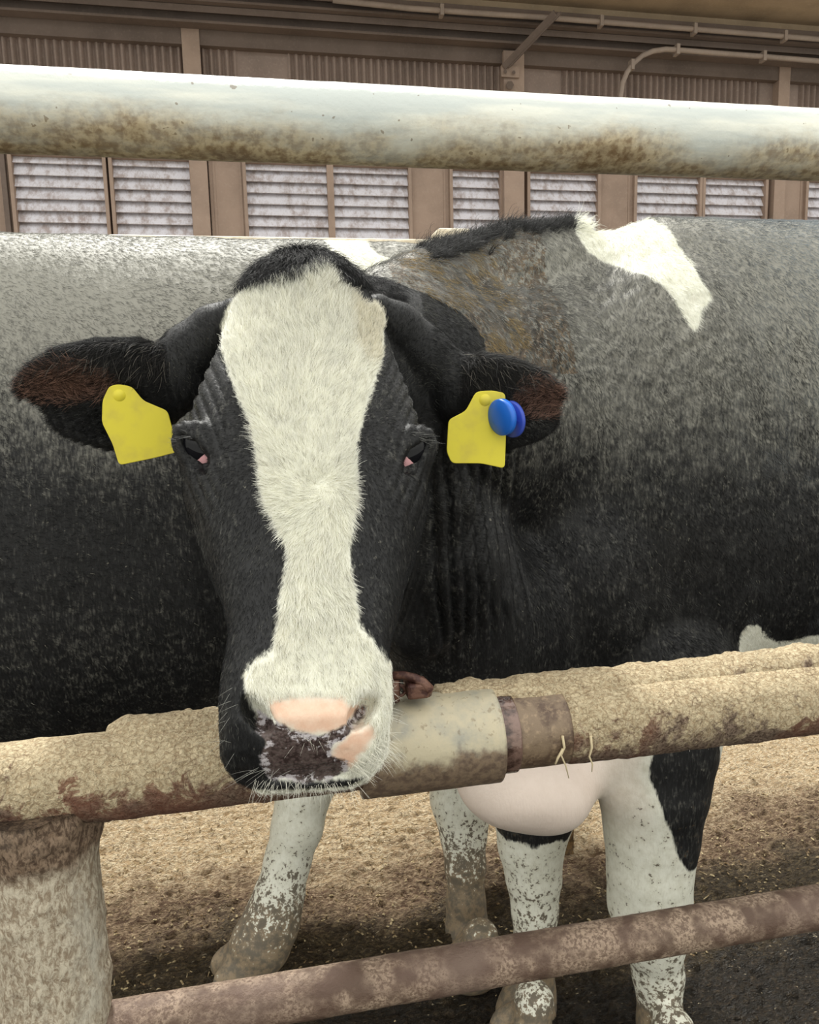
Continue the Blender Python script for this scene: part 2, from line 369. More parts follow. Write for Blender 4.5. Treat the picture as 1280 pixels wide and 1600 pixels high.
pipe('middle_rail', at(690, 1155, YR)[0], 2.6, zm, .043, M_crust, .0030, 32, seed=5,
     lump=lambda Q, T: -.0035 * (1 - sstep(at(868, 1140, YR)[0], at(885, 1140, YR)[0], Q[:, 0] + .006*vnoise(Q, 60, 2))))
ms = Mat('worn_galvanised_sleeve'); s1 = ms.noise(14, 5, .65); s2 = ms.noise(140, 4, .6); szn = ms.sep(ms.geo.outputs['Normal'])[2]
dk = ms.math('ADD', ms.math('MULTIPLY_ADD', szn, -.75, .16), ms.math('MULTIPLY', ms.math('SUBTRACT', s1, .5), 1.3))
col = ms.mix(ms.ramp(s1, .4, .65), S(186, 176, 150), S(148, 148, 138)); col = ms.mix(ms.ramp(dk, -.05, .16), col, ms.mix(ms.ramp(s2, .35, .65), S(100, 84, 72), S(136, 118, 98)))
col = ms.mix(ms.math('MULTIPLY', ms.ramp(s2, .58, .7), .5), col, S(110, 92, 66)); ms.bump(s2, .35, .0015); M_sleeve = ms.done(col, .42, .15, .5)
sl = pipe('sleeve', xs_, xe_, zm - .001, .0520, M_sleeve, .0006, 40, step=.004); sl['label'] = 'smoother grey metal sleeve'
mw = Mat('wet_brown_weld'); w1 = mw.noise(60, 4, .6); mw.bump(w1, .5, .003); M_weld = mw.done(mw.mix(mw.ramp(w1, .35, .6), S(56, 38, 31), S(122, 98, 88)), .12, .2, .8)
wd = pipe('weld_ring', xe_ - .002, xw, zm, .0445, M_weld, .001, 60, step=.002); wd['label'] = 'wet shiny brown ring'
mbp = Mat('bare_brown_pipe'); q1 = mbp.noise(40, 5, .65); q2 = mbp.noise(150, 4, .6); mbp.bump(q2, .4, .002)
col = mbp.mix(mbp.ramp(q1, .4, .65), S(126, 108, 88), S(84, 66, 54)); col = mbp.mix(mbp.math('MULTIPLY', mbp.ramp(q2, .5, .7), .5), col, S(168, 146, 118))
bp = pipe('bare_pipe', xw - .002, at(874, 1140, YR)[0], zm, .0418, mbp.done(col, .42, .1, .45), .0008, 50, step=.003); bp['label'] = 'bare brown stretch of pipe'
pipe('lower_rail', -1.6, 2.6, zl, .0255, M_low, .0012, 40, step=.006, n=48, seed=11)
# post
pc = at(70, 1400, YR - .0)
mp = Mat('crusted_post'); p1 = mp.noise(12, 6, .7, mp.mapping((1, 1, .6))); p2 = mp.noise(210, 5, .75, mp.mapping((1, 1, .5)), .5); p3 = mp.noise(40, 4, .7)
col = mp.mix(mp.ramp(p2, .38, .62), S(142, 126, 106), S(200, 190, 170)); col = mp.mix(mp.math('MULTIPLY', mp.ramp(p1, .46, .66), .7), col, S(198, 194, 180))
col = mp.mix(mp.math('MULTIPLY', mp.ramp(p3, .56, .74), .7), col, S(92, 72, 54))
pz = mp.sep(mp.coord)[2]; topm = mp.ramp(mp.math('ADD', pz, mp.math('MULTIPLY', mp.math('SUBTRACT', p1, .5), .08)), zm - .085, zm - .062)
col = mp.mix(mp.math('MULTIPLY', topm, .85), col, mp.mix(mp.ramp(p2, .4, .6), S(64, 46, 36), S(126, 102, 82)))
b_ = mp.bump(p1, .5, .006); mp.bump(p2, .8, .003, b_); M_pst = mp.done(col, .85, spec=.2)
def plump(Q, T):
    h = Q[:, 0]; return .004 * fbm(Q, 12, 4, 5) + .010 * sstep(zm - .075, zm - .045, h) * (.6 + fbm(Q, 40, 3, 6)) + .004 * np.maximum(0, fbm(Q, 60, 3, 8))
pipe('post', 0.0, zm - .015, 0, .0545, M_pst, .0015, 40, axis='z', xc=pc[0], step=.004, n=96, lump=plump, y=YR)
for dx in (-1.45, 2.2): pipe('post', 0.0, zt, 0, .0545, M_pst, .0015, 40, axis='z', xc=pc[0] + dx, step=.01, n=60, y=YR)

# manure crust ledges on the rail
def slab(name, pts, label, thick, seed, cat='manure'):
    # pts: (px, top py) silhouette along the rail top
    N = 300; px = np.linspace(pts[0][0], pts[-1][0], N); py = np.interp(px, [p[0] for p in pts], [p[1] for p in pts])
    V = []; K = 22; yb = YR + .018
    top = np.array([at(a, b, yb) for a, b in zip(px, py)])
    for i in range(N):
        e_ = min(1, min(i, N - 1 - i) / 7.0) ** .5; h = max((top[i][2] - (zm + .030)), .004) * e_
        for k in range(K):
            t = 2 * math.pi * k / K; V.append((top[i][0], yb + .030 * math.cos(t) * e_, zm + .028 + h * math.sin(t) * (1 if math.sin(t) > 0 else .4)))
    V = np.array(V); V += (fbm(V, 45, 4, seed)[:, None] * .004) + (fbm(V, 150, 2, seed + 3)[:, None] * .0015)
    F = [(i*K+k, (i+1)*K+k, (i+1)*K+(k+1)%K, i*K+(k+1)%K) for i in range(N-1) for k in range(K)]
    F.append(list(range(K))); F.append([(N-1)*K + k for k in range(K)][::-1])
    o = link_mesh(name, V, F, M_crust, fence); tag(o, label, None, kind='stuff'); return o
slab('manure_crust', [(160, 1139), (172, 1132), (190, 1121), (230, 1116), (300, 1110), (360, 1103), (400, 1100)], 'short dried manure ledge on the middle rail left of the muzzle', .02, 21)
slab('manure_crust', [(668, 1072), (700, 1065), (760, 1060), (860, 1050), (960, 1040), (1100, 1026), (1200, 1014), (1280, 1005), (1420, 990)], 'long dried manure ledge on the middle rail right of the rusty latch', .02, 22)

# rusty latch on the sleeve
M_rust = Mat('rusty_iron'); q = M_rust.noise(90, 4, .6); M_rust.bump(q, .6, .002); M_rust = M_rust.done(M_rust.mix(M_rust.ramp(q, .4, .6), S(70, 42, 36), S(112, 80, 66)), .5, .3)
lt = empty('rusty_latch', at(640, 1090, YR)); tag(lt, 'rusty iron hook latch lying on the sleeve beside the muzzle', 'latch')
yl = YR - .012
hk = [at(604, 1062, yl), at(612, 1055, yl), at(630, 1055, yl - .003), at(648, 1060, yl - .006), at(660, 1067, yl - .008), at(668, 1076, yl - .008), at(666, 1084, yl - .006)]
V, F = tube(hk, [.0035, .004, .0045, .005, .006, .007, .006], 10); link_mesh('hook', V, F, M_rust, lt)
mb = MB(); a = at(637, 1074, yl - .014); b = at(672, 1092, yl - .014); mb.box((a[0], yl - .014, b[2]), (b[0], yl + .012, a[2] + .002)); mb.build('nut', M_rust, lt, bevel=.003)
V, F = tube([at(616, 1095, yl), at(616, 1062, yl)], .0065, 10); link_mesh('pin', V, F, M_rust, lt)
V, F = tube([at(624 + 9*math.cos(t), 1079 + 8*math.sin(t), yl) for t in np.linspace(0, 6.28, 14)], .002, 8); link_mesh('ring', V, F, M_rust, lt)

# straw strands hanging under the rail
M_strand = Mat('dry_straw').done(S(200, 184, 150), .8)
for lb_, pts_ in (('long dry straw strand hanging under the middle rail just right of the bare pipe', [(879, 1150), (882, 1168), (877, 1180), (884, 1196), (889, 1216)]), ('short straw wisp curling left beside the long strand under the middle rail', [(880, 1170), (872, 1184), (868, 1194)]), ('wavy straw strand under the middle rail above the pinkish brisket, right of the long one', [(923, 1150), (925, 1168), (921, 1182), (926, 1194), (925, 1206)])):
    t = empty('straw_strand', at(*pts_[0], YR - .045)); tag(t, lb_, 'straw', 'straw strands on the middle rail')
    V, F = tube([at(*p, YR - .044) for p in pts_], [.0016, .0014, .0011, .0009, .0005][:len(pts_)], 6); link_mesh('stalk', V, F, M_strand, t)

# pale rail behind the far cow
m = Mat('cream_painted_pipe'); q = m.noise(20, 4); m.bump(q, .2, .003); M_cream = m.done(m.mix(m.ramp(q, .4, .7), S(232, 222, 200), S(200, 186, 160)), .6)
bf = empty('back_fence', (0, 2.75, 0)); tag(bf, 'cream painted back fence with a square post behind the cows', 'fence')
YB = 2.75; zb_ = at(300, 380, YB)[2]
mb = MB(); mb.box((-3, YB - .03, zb_ - .06), (5, YB + .03, zb_ + .02)); mb.build('rail', M_cream, bf, bevel=.01)
a = at(683, 356, YB - .05); b = at(736, 380, YB - .05); mb = MB(); mb.box((a[0], YB - .06, 0), (b[0], YB + .06, a[2])); mb.build('post', M_cream, bf, bevel=.012)
for dx in (-2.6, 2.5):
    mb = MB(); mb.box((a[0] + dx, YB - .05, 0), (a[0] + dx + .1, YB + .05, zb_)); mb.build('post', M_cream, bf, bevel=.012)

# ================================================================== IMPLICIT SCULPTING
def smin(a, b, k):
    h = np.clip(.5 + .5 * (b - a) / k, 0, 1); return b * (1 - h) + a * h - k * h * (1 - h)
class Field:
    def __init__(s, xs, ys, zs):
        s.ax = [np.asarray(a, np.float32) for a in (xs, ys, zs)]; s.D = np.full([len(a) for a in s.ax], .06, np.float32)
    def add(s, fn, lo, hi, k=.02, sub=False):
        pad = k + .012; sl = []
        for i in range(3):
            a = np.searchsorted(s.ax[i], lo[i] - pad); b = np.searchsorted(s.ax[i], hi[i] + pad); sl.append(slice(a, max(b, a)))
        G = [s.ax[i][sl[i]] for i in range(3)]
        if min(len(g) for g in G) == 0: return
        d = fn(G[0][:, None, None], G[1][None, :, None], G[2][None, None, :]).astype(np.float32)
        A = s.D[tuple(sl)]
        s.D[tuple(sl)] = (-smin(-A, d, k)) if sub else smin(A, d, k)
    def ellipsoid(s, c, r, k=.02, R=None, sub=False):
        c = np.asarray(c, float); r = np.asarray(r, float); R = np.eye(3) if R is None else R   # R columns: local axes
        ext = np.sqrt(((R * r) ** 2).sum(1))
        def fn(x, y, z):
            x, y, z = x - c[0], y - c[1], z - c[2]; q = [(R[0, i]*x + R[1, i]*y + R[2, i]*z) for i in range(3)]
            k0 = np.sqrt((q[0]/r[0])**2 + (q[1]/r[1])**2 + (q[2]/r[2])**2) + 1e-6
            k1 = np.sqrt((q[0]/r[0]**2)**2 + (q[1]/r[1]**2)**2 + (q[2]/r[2]**2)**2) + 1e-6
            return k0 * (k0 - 1) / k1
        s.add(fn, c - ext, c + ext, k, sub)
    def cone(s, a, b, ra, rb, k=.02, sq=(1, 1, 1), sub=False):
        sq = np.asarray(sq, float); a0 = np.asarray(a, float); b0 = np.asarray(b, float); rm = max(ra, rb) / sq.min()
        lo = np.minimum(a0, b0) - rm; hi = np.maximum(a0, b0) + rm; A = a0 * sq; B = b0 * sq; d = B - A; L2 = (d @ d) + 1e-9
        def fn(x, y, z):
            x, y, z = x*sq[0] - A[0], y*sq[1] - A[1], z*sq[2] - A[2]
            t = np.clip((x*d[0] + y*d[1] + z*d[2]) / L2, 0, 1)
            return (np.sqrt((x - t*d[0])**2 + (y - t*d[1])**2 + (z - t*d[2])**2) - (ra + (rb - ra) * t)) / sq.max()
        s.add(fn, lo, hi, k, sub)
    def chain(s, pts, k=.02, sq=(1, 1, 1)):
        for (p, r), (q, r2) in zip(pts[:-1], pts[1:]): s.cone(p, q, r, r2, k, sq)
    def loft(s, O, R, st, k=.02, e=2.4, asym=0.):
        # st rows: t, left, right, top, bottom along local axis 1; local axis 0 = across, 2 = up
        st = np.asarray(st, float); O = np.asarray(O, float)
        a, b = st[0, 0], st[-1, 0]; ext = []
        for t, l, r_, tp, bt in st:
            for u in (l, r_):
                for w in (tp, bt): ext.append(O + R @ np.array([u, t, w]))
        ext = np.array(ext)
        def fn(x, y, z):
            x, y, z = x - O[0], y - O[1], z - O[2]; u, v, w = [(R[0, i]*x + R[1, i]*y + R[2, i]*z) for i in range(3)]
            sh = v.shape; vf = np.clip(v, a, b).ravel(); I = lambda c: np.interp(vf, st[:, 0], st[:, c]).reshape(sh)
            l, r_, tp, bt = I(1), I(2), I(3), I(4); hc = (l + r_) / 2; hw = np.maximum((r_ - l) / 2, .002); vc = (tp + bt) / 2; hh = np.maximum((tp - bt) / 2, .002)
            pu = np.abs(u - hc) / hw; pw = (w - vc) / hh
            if asym: pu = pu * (1 + asym * np.clip(pw, -1, 1))
            rr = (pu ** e + np.abs(pw) ** e) ** (1 / e); d = (rr - 1) * np.minimum(hw, hh) * .95
            ov = np.maximum(np.maximum(a - v, v - b), 0); return np.where(ov > 0, np.sqrt(np.maximum(d, 0)**2 + ov**2) + np.minimum(d, 0) * 0, d)
        s.add(fn, ext.min(0), ext.max(0), k)
    def mesh(s):
        D = s.D; S_ = D < 0; nx, ny, nz = D.shape
        # cells with mixed corners
        c = np.zeros((nx-1, ny-1, nz-1), np.uint8)
        for a in (0, 1):
            for b in (0, 1):
                for g in (0, 1): c += S_[a:nx-1+a, b:ny-1+b, g:nz-1+g]
        ci = np.argwhere((c > 0) & (c < 8)); del c
        idx = np.full((nx-1, ny-1, nz-1), -1, np.int32); idx[ci[:,0], ci[:,1], ci[:,2]] = np.arange(len(ci))
        acc = np.zeros((len(ci), 3)); cnt = np.zeros(len(ci))
        cor = [(a, b, g) for a in (0, 1) for b in (0, 1) for g in (0, 1)]
        for p in cor:
            for axis in range(3):
                if p[axis]: continue
                q = list(p); q[axis] = 1
                d0 = D[ci[:,0]+p[0], ci[:,1]+p[1], ci[:,2]+p[2]]; d1 = D[ci[:,0]+q[0], ci[:,1]+q[1], ci[:,2]+q[2]]
                m = (d0 < 0) != (d1 < 0); t = np.where(m, d0 / np.where(m, d0 - d1, 1), 0)
                for i in range(3): acc[:, i] += np.where(m, (p[i] + (t if i == axis else 0)), 0)
                cnt += m
        V = ci + acc / cnt[:, None]; V = np.stack([np.interp(V[:, i], np.arange(len(s.ax[i])), s.ax[i]) for i in range(3)], 1)
        F = []
        for axis in range(3):
            o1, o2 = (axis + 1) % 3, (axis + 2) % 3
            sl0 = [slice(None)]*3; sl1 = [slice(None)]*3; sl0[axis] = slice(0, -1); sl1[axis] = slice(1, None)
            x = S_[tuple(sl0)] != S_[tuple(sl1)]; e_ = np.argwhere(x)
            e_ = e_[(e_[:, o1] > 0) & (e_[:, o2] > 0) & (e_[:, o1] < D.shape[o1]-1) & (e_[:, o2] < D.shape[o2]-1)]
            def g(d1, d2):
                k = e_.copy(); k[:, o1] -= d1; k[:, o2] -= d2; return idx[k[:,0], k[:,1], k[:,2]]
            q = np.stack([g(1, 1), g(0, 1), g(0, 0), g(1, 0)], 1)
            inside = S_[e_[:,0], e_[:,1], e_[:,2]]; q[~inside] = q[~inside][:, ::-1]; F.append(q)
        F = np.concatenate(F); F = F[(F >= 0).all(1)]; return V, F
def vnormals(V, F):
    n = np.cross(V[F[:, 2]] - V[F[:, 0]], V[F[:, 3]] - V[F[:, 1]]); N = np.zeros_like(V)
    for i in range(3):
        for k in range(4): N[:, i] += np.bincount(F[:, k], n[:, i], len(V))
    return N / (np.linalg.norm(N, axis=1, keepdims=True) + 1e-12)
def relax(V, F, it=2, lam=.5):
    E = np.concatenate([F[:, [0, 1]], F[:, [1, 2]], F[:, [2, 3]], F[:, [3, 0]]]); 
    deg = np.bincount(E[:, 0], minlength=len(V)) + np.bincount(E[:, 1], minlength=len(V))
    for j in range(it):
        A = np.stack([np.bincount(E[:, 0], V[E[:, 1], i], len(V)) + np.bincount(E[:, 1], V[E[:, 0], i], len(V)) for i in range(3)], 1)
        V = V + (A / deg[:, None] - V) * (lam if j % 2 == 0 else -lam * 1.02)
    return V
def dens(*seg):   # (start, end, step)...
    out = []
    for a, b, s in seg: out.append(np.arange(a, b, s))
    return np.concatenate(out)
def polysd(P, poly):       # signed distance in 2D, positive inside
    poly = np.asarray(poly, float); d = np.full(len(P), 1e9); ins = np.zeros(len(P), bool); n = len(poly)
    for i in range(n):
        a, b = poly[i], poly[(i+1) % n]; e_ = b - a; w = P - a; t = np.clip((w @ e_) / (e_ @ e_ + 1e-12), 0, 1)
        d = np.minimum(d, np.hypot(*(w - t[:, None] * e_).T))
        c = ((a[1] <= P[:, 1]) != (b[1] <= P[:, 1])) & (P[:, 0] < (b[0]-a[0]) * (P[:, 1]-a[1]) / (b[1]-a[1] + 1e-12) + a[0]); ins ^= c
    return np.where(ins, d, -d)
def curv_leg(F_, pts, k=.02, sq=(1, 1, 1)):
    # (px, py, radius px, Y)
    ch = []
    for px, py, r, Y in pts:
        P = at(px, py, Y); ch.append((P, r * cdepth(P) / FOC))
    F_.chain(ch, k, sq); return ch
def hoof(F_, P, r, ang=0, k=.008):
    P = np.asarray(P, float); d = np.array([math.cos(ang), math.sin(ang), 0])
    for s_ in (-1, 1):
        q = P + np.array([-d[1], d[0], 0]) * s_ * r * .45; q[2] = .035
        F_.cone((P[0], P[1], .10), q + d * r * .2, r * .62, r * .60, .015); F_.ellipsoid(q + d * r * .45, (r * 1.05, r * .56, .042), .012, np.stack([d, [-d[1], d[0], 0], [0, 0, 1]], 1))

# ================================================================== COAT
def coat_material(name, dust_sheenc, fine=1.0):
    m = Mat(name); w = m.attr('white'); pk = m.attr('pink'); nd = m.attr('nosepad'); dt = m.attr('dirt'); br = m.attr('earskin'); pos = m.coord
    st = m.mapping((1, 1, .25)); h1 = m.noise(260 * fine, 3, .6, st); h2 = m.noise(60, 5, .65); h3 = m.noise(9, 5, .65); h4 = m.noise(700 * fine, 2, .5)
    nz = m.sep(m.geo.outputs['Normal'])[2]
    blk = m.mix(m.ramp(h1, .35, .7), (.004, .0041, .0045), (.012, .0125, .0135))
    dust = m.attr('dust'); dm = m.math('ADD', dust, m.math('MULTIPLY', m.math('SUBTRACT', h2, .5), 1.1)); dm = m.math('ADD', dm, m.math('MULTIPLY', m.math('SUBTRACT', h1, .5), 1.0))  # grey layer on the coat: dust plus painted-in sky sheen
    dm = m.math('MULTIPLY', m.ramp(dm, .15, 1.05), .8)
    blk = m.mix(dm, blk, dust_sheenc)
    spk = m.math('MULTIPLY', m.ramp(m.noise(130, 2, .5), .70, .76), m.ramp(h3, .42, .62)); blk = m.mix(m.math('MULTIPLY', spk, .35), blk, S(190, 186, 170))
    wht = m.mix(m.ramp(h2, .35, .7), (.80, .80, .70), (.66, .65, .54)); wht = m.mix(m.math('MULTIPLY', m.ramp(h1, .5, .75), .35), wht, (.5, .48, .38))
    e_ = m.math('ADD', m.math('MULTIPLY', w, 90.0), m.math('MULTIPLY', m.math('SUBTRACT', h1, .5), .9))
    c = m.mix(m.ramp(e_, -.25, .25), blk, wht)
    pkc = m.mix(m.ramp(h2, .35, .65), S(240, 208, 184), S(232, 192, 166))
    c = m.mix(m.ramp(m.math('ADD', m.math('MULTIPLY', pk, 120.0), m.math('MULTIPLY', m.math('SUBTRACT', h2, .5), 1.5)), -.7, .7), c, pkc); c = m.mix(m.math('MULTIPLY', m.attr('tan'), .8), c, S(238, 218, 206))
    npb = m.voronoi(330); nc = m.mix(m.ramp(m.noise(110, 3, .6), .4, .66), S(54, 43, 41), S(98, 86, 82)); nc = m.mix(m.ramp(npb, .25, .6), S(88, 74, 72), nc)
    nc = m.mix(m.math('MULTIPLY', m.ramp(m.math('ADD', m.noise(85, 4, .75), m.math('MULTIPLY', m.ramp(nd, .011, .002), .15)), .62, .70), .8), nc, S(206, 200, 204))
    ndm = m.ramp(m.math('ADD', m.math('MULTIPLY', nd, 160.0), m.math('MULTIPLY', m.math('SUBTRACT', h2, .5), 2.2)), -.3, .3)
    c = m.mix(ndm, c, nc)
    c = m.mix(m.ramp(m.math('ADD', br, m.math('MULTIPLY', m.math('SUBTRACT', h2, .5), .8)), .2, .8), c, m.mix(m.ramp(h2, .4, .6), S(140, 104, 86), S(84, 58, 48)))
    # mud: blotches where dirt is high
    db = m.math('ADD', dt, m.math('MULTIPLY', m.math('SUBTRACT', m.noise(60, 5, .75), .5), 1.9)); db = m.math('ADD', db, m.math('MULTIPLY', m.math('SUBTRACT', m.noise(120, 3, .6), .5), .8))
    c = m.mix(m.math('MULTIPLY', m.ramp(db, .52, .64), .85), c, m.mix(m.ramp(h2, .4, .6), S(124, 98, 62), S(70, 53, 34)))
    b = m.bump(h1, .35, .0022); b = m.bump(h2, .25, .003, b); m.bump(m.math('MULTIPLY', npb, m.math('MULTIPLY', ndm, -1.)), .35, .002, b)
    ro = m.mix(ndm, (.58,)*3, (.28,)*3)
    return m.done(c, m.sep(ro)[0], spec=.38, sheen=.0)
DUST_SHEENC = S(150, 148, 138)
M_coat = coat_material('black_and_white_cow_coat', DUST_SHEENC)

# ================================================================== HEAD FRAME OF THE FRONT COW
POLL = at(480, 380, .92); NOSE = at(478, 1130, .62)
hv = NOSE - POLL; HL = np.linalg.norm(hv); hv /= HL
hu = np.array([1., 0, 0]) - hv * hv[0]; hu /= np.linalg.norm(hu); 
# turn slightly so that the face looks at the lens
hw_ = np.cross(hu, hv); hw_ = hw_ if hw_[1] < 0 else -hw_
HR = np.stack([hu, hv, hw_], 1)
def H(u, v, w): return POLL + HR @ np.array([u, v, w])
_vs = np.linspace(-.1, .75, 400); _py = np.array([proj(H(0, v, 0))[1] for v in _vs])
def vy(y): return float(np.interp(y, _py, _vs))
def uv(px, py, w=0.):     # image point -> head (u, v) on the plane w
    r = ray(px, py); n_ = hw_; t = ((POLL + n_ * w - CAM) @ n_) / (r @ n_); q = CAM + r * t - POLL; return q @ hu, q @ hv
def head_point(px, py, w): u, v = uv(px, py, w); return H(u, v, w)

OUT = [(378,446,512), (386,428,535), (400,402,560), (425,378,582), (450,364,597), (480,352,606), (520,332,620), (560,314,636), (600,300,650), (640,289,662), (680,284,668), (720,290,666),
       (760,308,657), (800,322,646), (850,336,636), (900,348,628), (950,358,618), (1000,369,602), (1040,363,600), (1080,352,604), (1120,346,604), (1160,346,602)]
TOPW = [(.0, -.02), (.03, -.004), (.07, .003), (.12, .006), (.2, .010), (.28, .006), (.36, -.004), (.42, -.006), (.47, .0), (.51, .004), (.535, -.002), (.552, -.016), (.566, -.036), (.576, -.058)]
BOTW = [(.0, -.10), (.05, -.16), (.12, -.20), (.2, -.215), (.28, -.20), (.36, -.17), (.42, -.135), (.47, -.112), (.51, -.108), (.54, -.104), (.576, -.09)]
def head_rows():
    rows = []
    for y, xl, xr in OUT:
        v = vy(y); tw = np.interp(v, *zip(*TOPW)); bw = np.interp(v, *zip(*BOTW)); wm = tw * .62 + bw * .38 if v < .44 else tw * .5 + bw * .5
        l = uv(xl, y, wm)[0]; r = uv(xr, y, wm)[0]; rows.append((v, l, r, tw, bw))
    l, r = rows[-1][1:3]
    for v, s_ in ((.566, .93), (.576, .80), (.583, .58)):
        rows.append((v, l * s_, r * s_, np.interp(v, *zip(*TOPW)), np.interp(v, *zip(*BOTW))))
    return rows
HROWS = head_rows()
def sculpt_head(F_):
    F_.loft(POLL, HR, HROWS, .012, 2.5)
    F_.ellipsoid(H(0, .035, -.07), (.070, .05, .06), .03, HR)
    # cheeks and jaw
    for s_ in (-1, 1):
        F_.ellipsoid(H(.01 + s_ * .068, .27, -.13), (.045, .12, .075), .03, HR)
        F_.ellipsoid(H(.0 + s_ * .042, .49, -.055), (.030, .05, .042), .02, HR)      # lips
    F_.ellipsoid(H(.0, .535, -.085), (.050, .038, .03), .012, HR)                    # chin
EYEL = (307, 704); EYER = (647, 709)
def field_hit(F_, px, py, t0=.4, t1=2.6):
    r = ray(px, py); t = np.arange(t0, t1, .0015); P = CAM + r * t[:, None]; I = []
    for i in range(3): I.append(np.interp(P[:, i], F_.ax[i], np.arange(len(F_.ax[i]))))
    ok = np.ones(len(t), bool)
    for i in range(3): ok &= (P[:, i] > F_.ax[i][0]) & (P[:, i] < F_.ax[i][-1])
    i0 = [np.clip(np.floor(a).astype(int), 0, n - 2) for a, n in zip(I, F_.D.shape)]; f = [a - b for a, b in zip(I, i0)]; d = 0
    for a in (0, 1):
        for b in (0, 1):
            for c in (0, 1):
                d = d + (f[0] if a else 1-f[0]) * (f[1] if b else 1-f[1]) * (f[2] if c else 1-f[2]) * F_.D[i0[0]+a, i0[1]+b, i0[2]+c]
    h = np.where(ok & (d < 0))[0]
    return P[h[0]] if len(h) else None
def frame(s_axis, n_hint):
    s_ = np.asarray(s_axis, float); s_ = s_ / np.linalg.norm(s_); n_ = np.asarray(n_hint, float); n_ = n_ - s_ * (n_ @ s_); n_ /= np.linalg.norm(n_)
    return s_, n_
EARS = {}; NOSTRILS = []
def sculpt_ear(F_, side, p0, p1, rows, hollow, nhint):
    L = np.linalg.norm(p1 - p0); s_, n_ = frame(p1 - p0, nhint); t_ = np.cross(s_, n_)
    if t_[2] > 0: t_ = -t_                       # t points down
    R = np.stack([t_, s_, n_], 1); EARS[side] = (p0, R, L)
    F_.loft(p0, R, [(s * L, -up, lo, tf, -tb) for s, up, lo, tf, tb in rows], .010, 2.1)
    for c, r in hollow: F_.ellipsoid(p0 + R @ np.array(c), r, .008, R, sub=True)

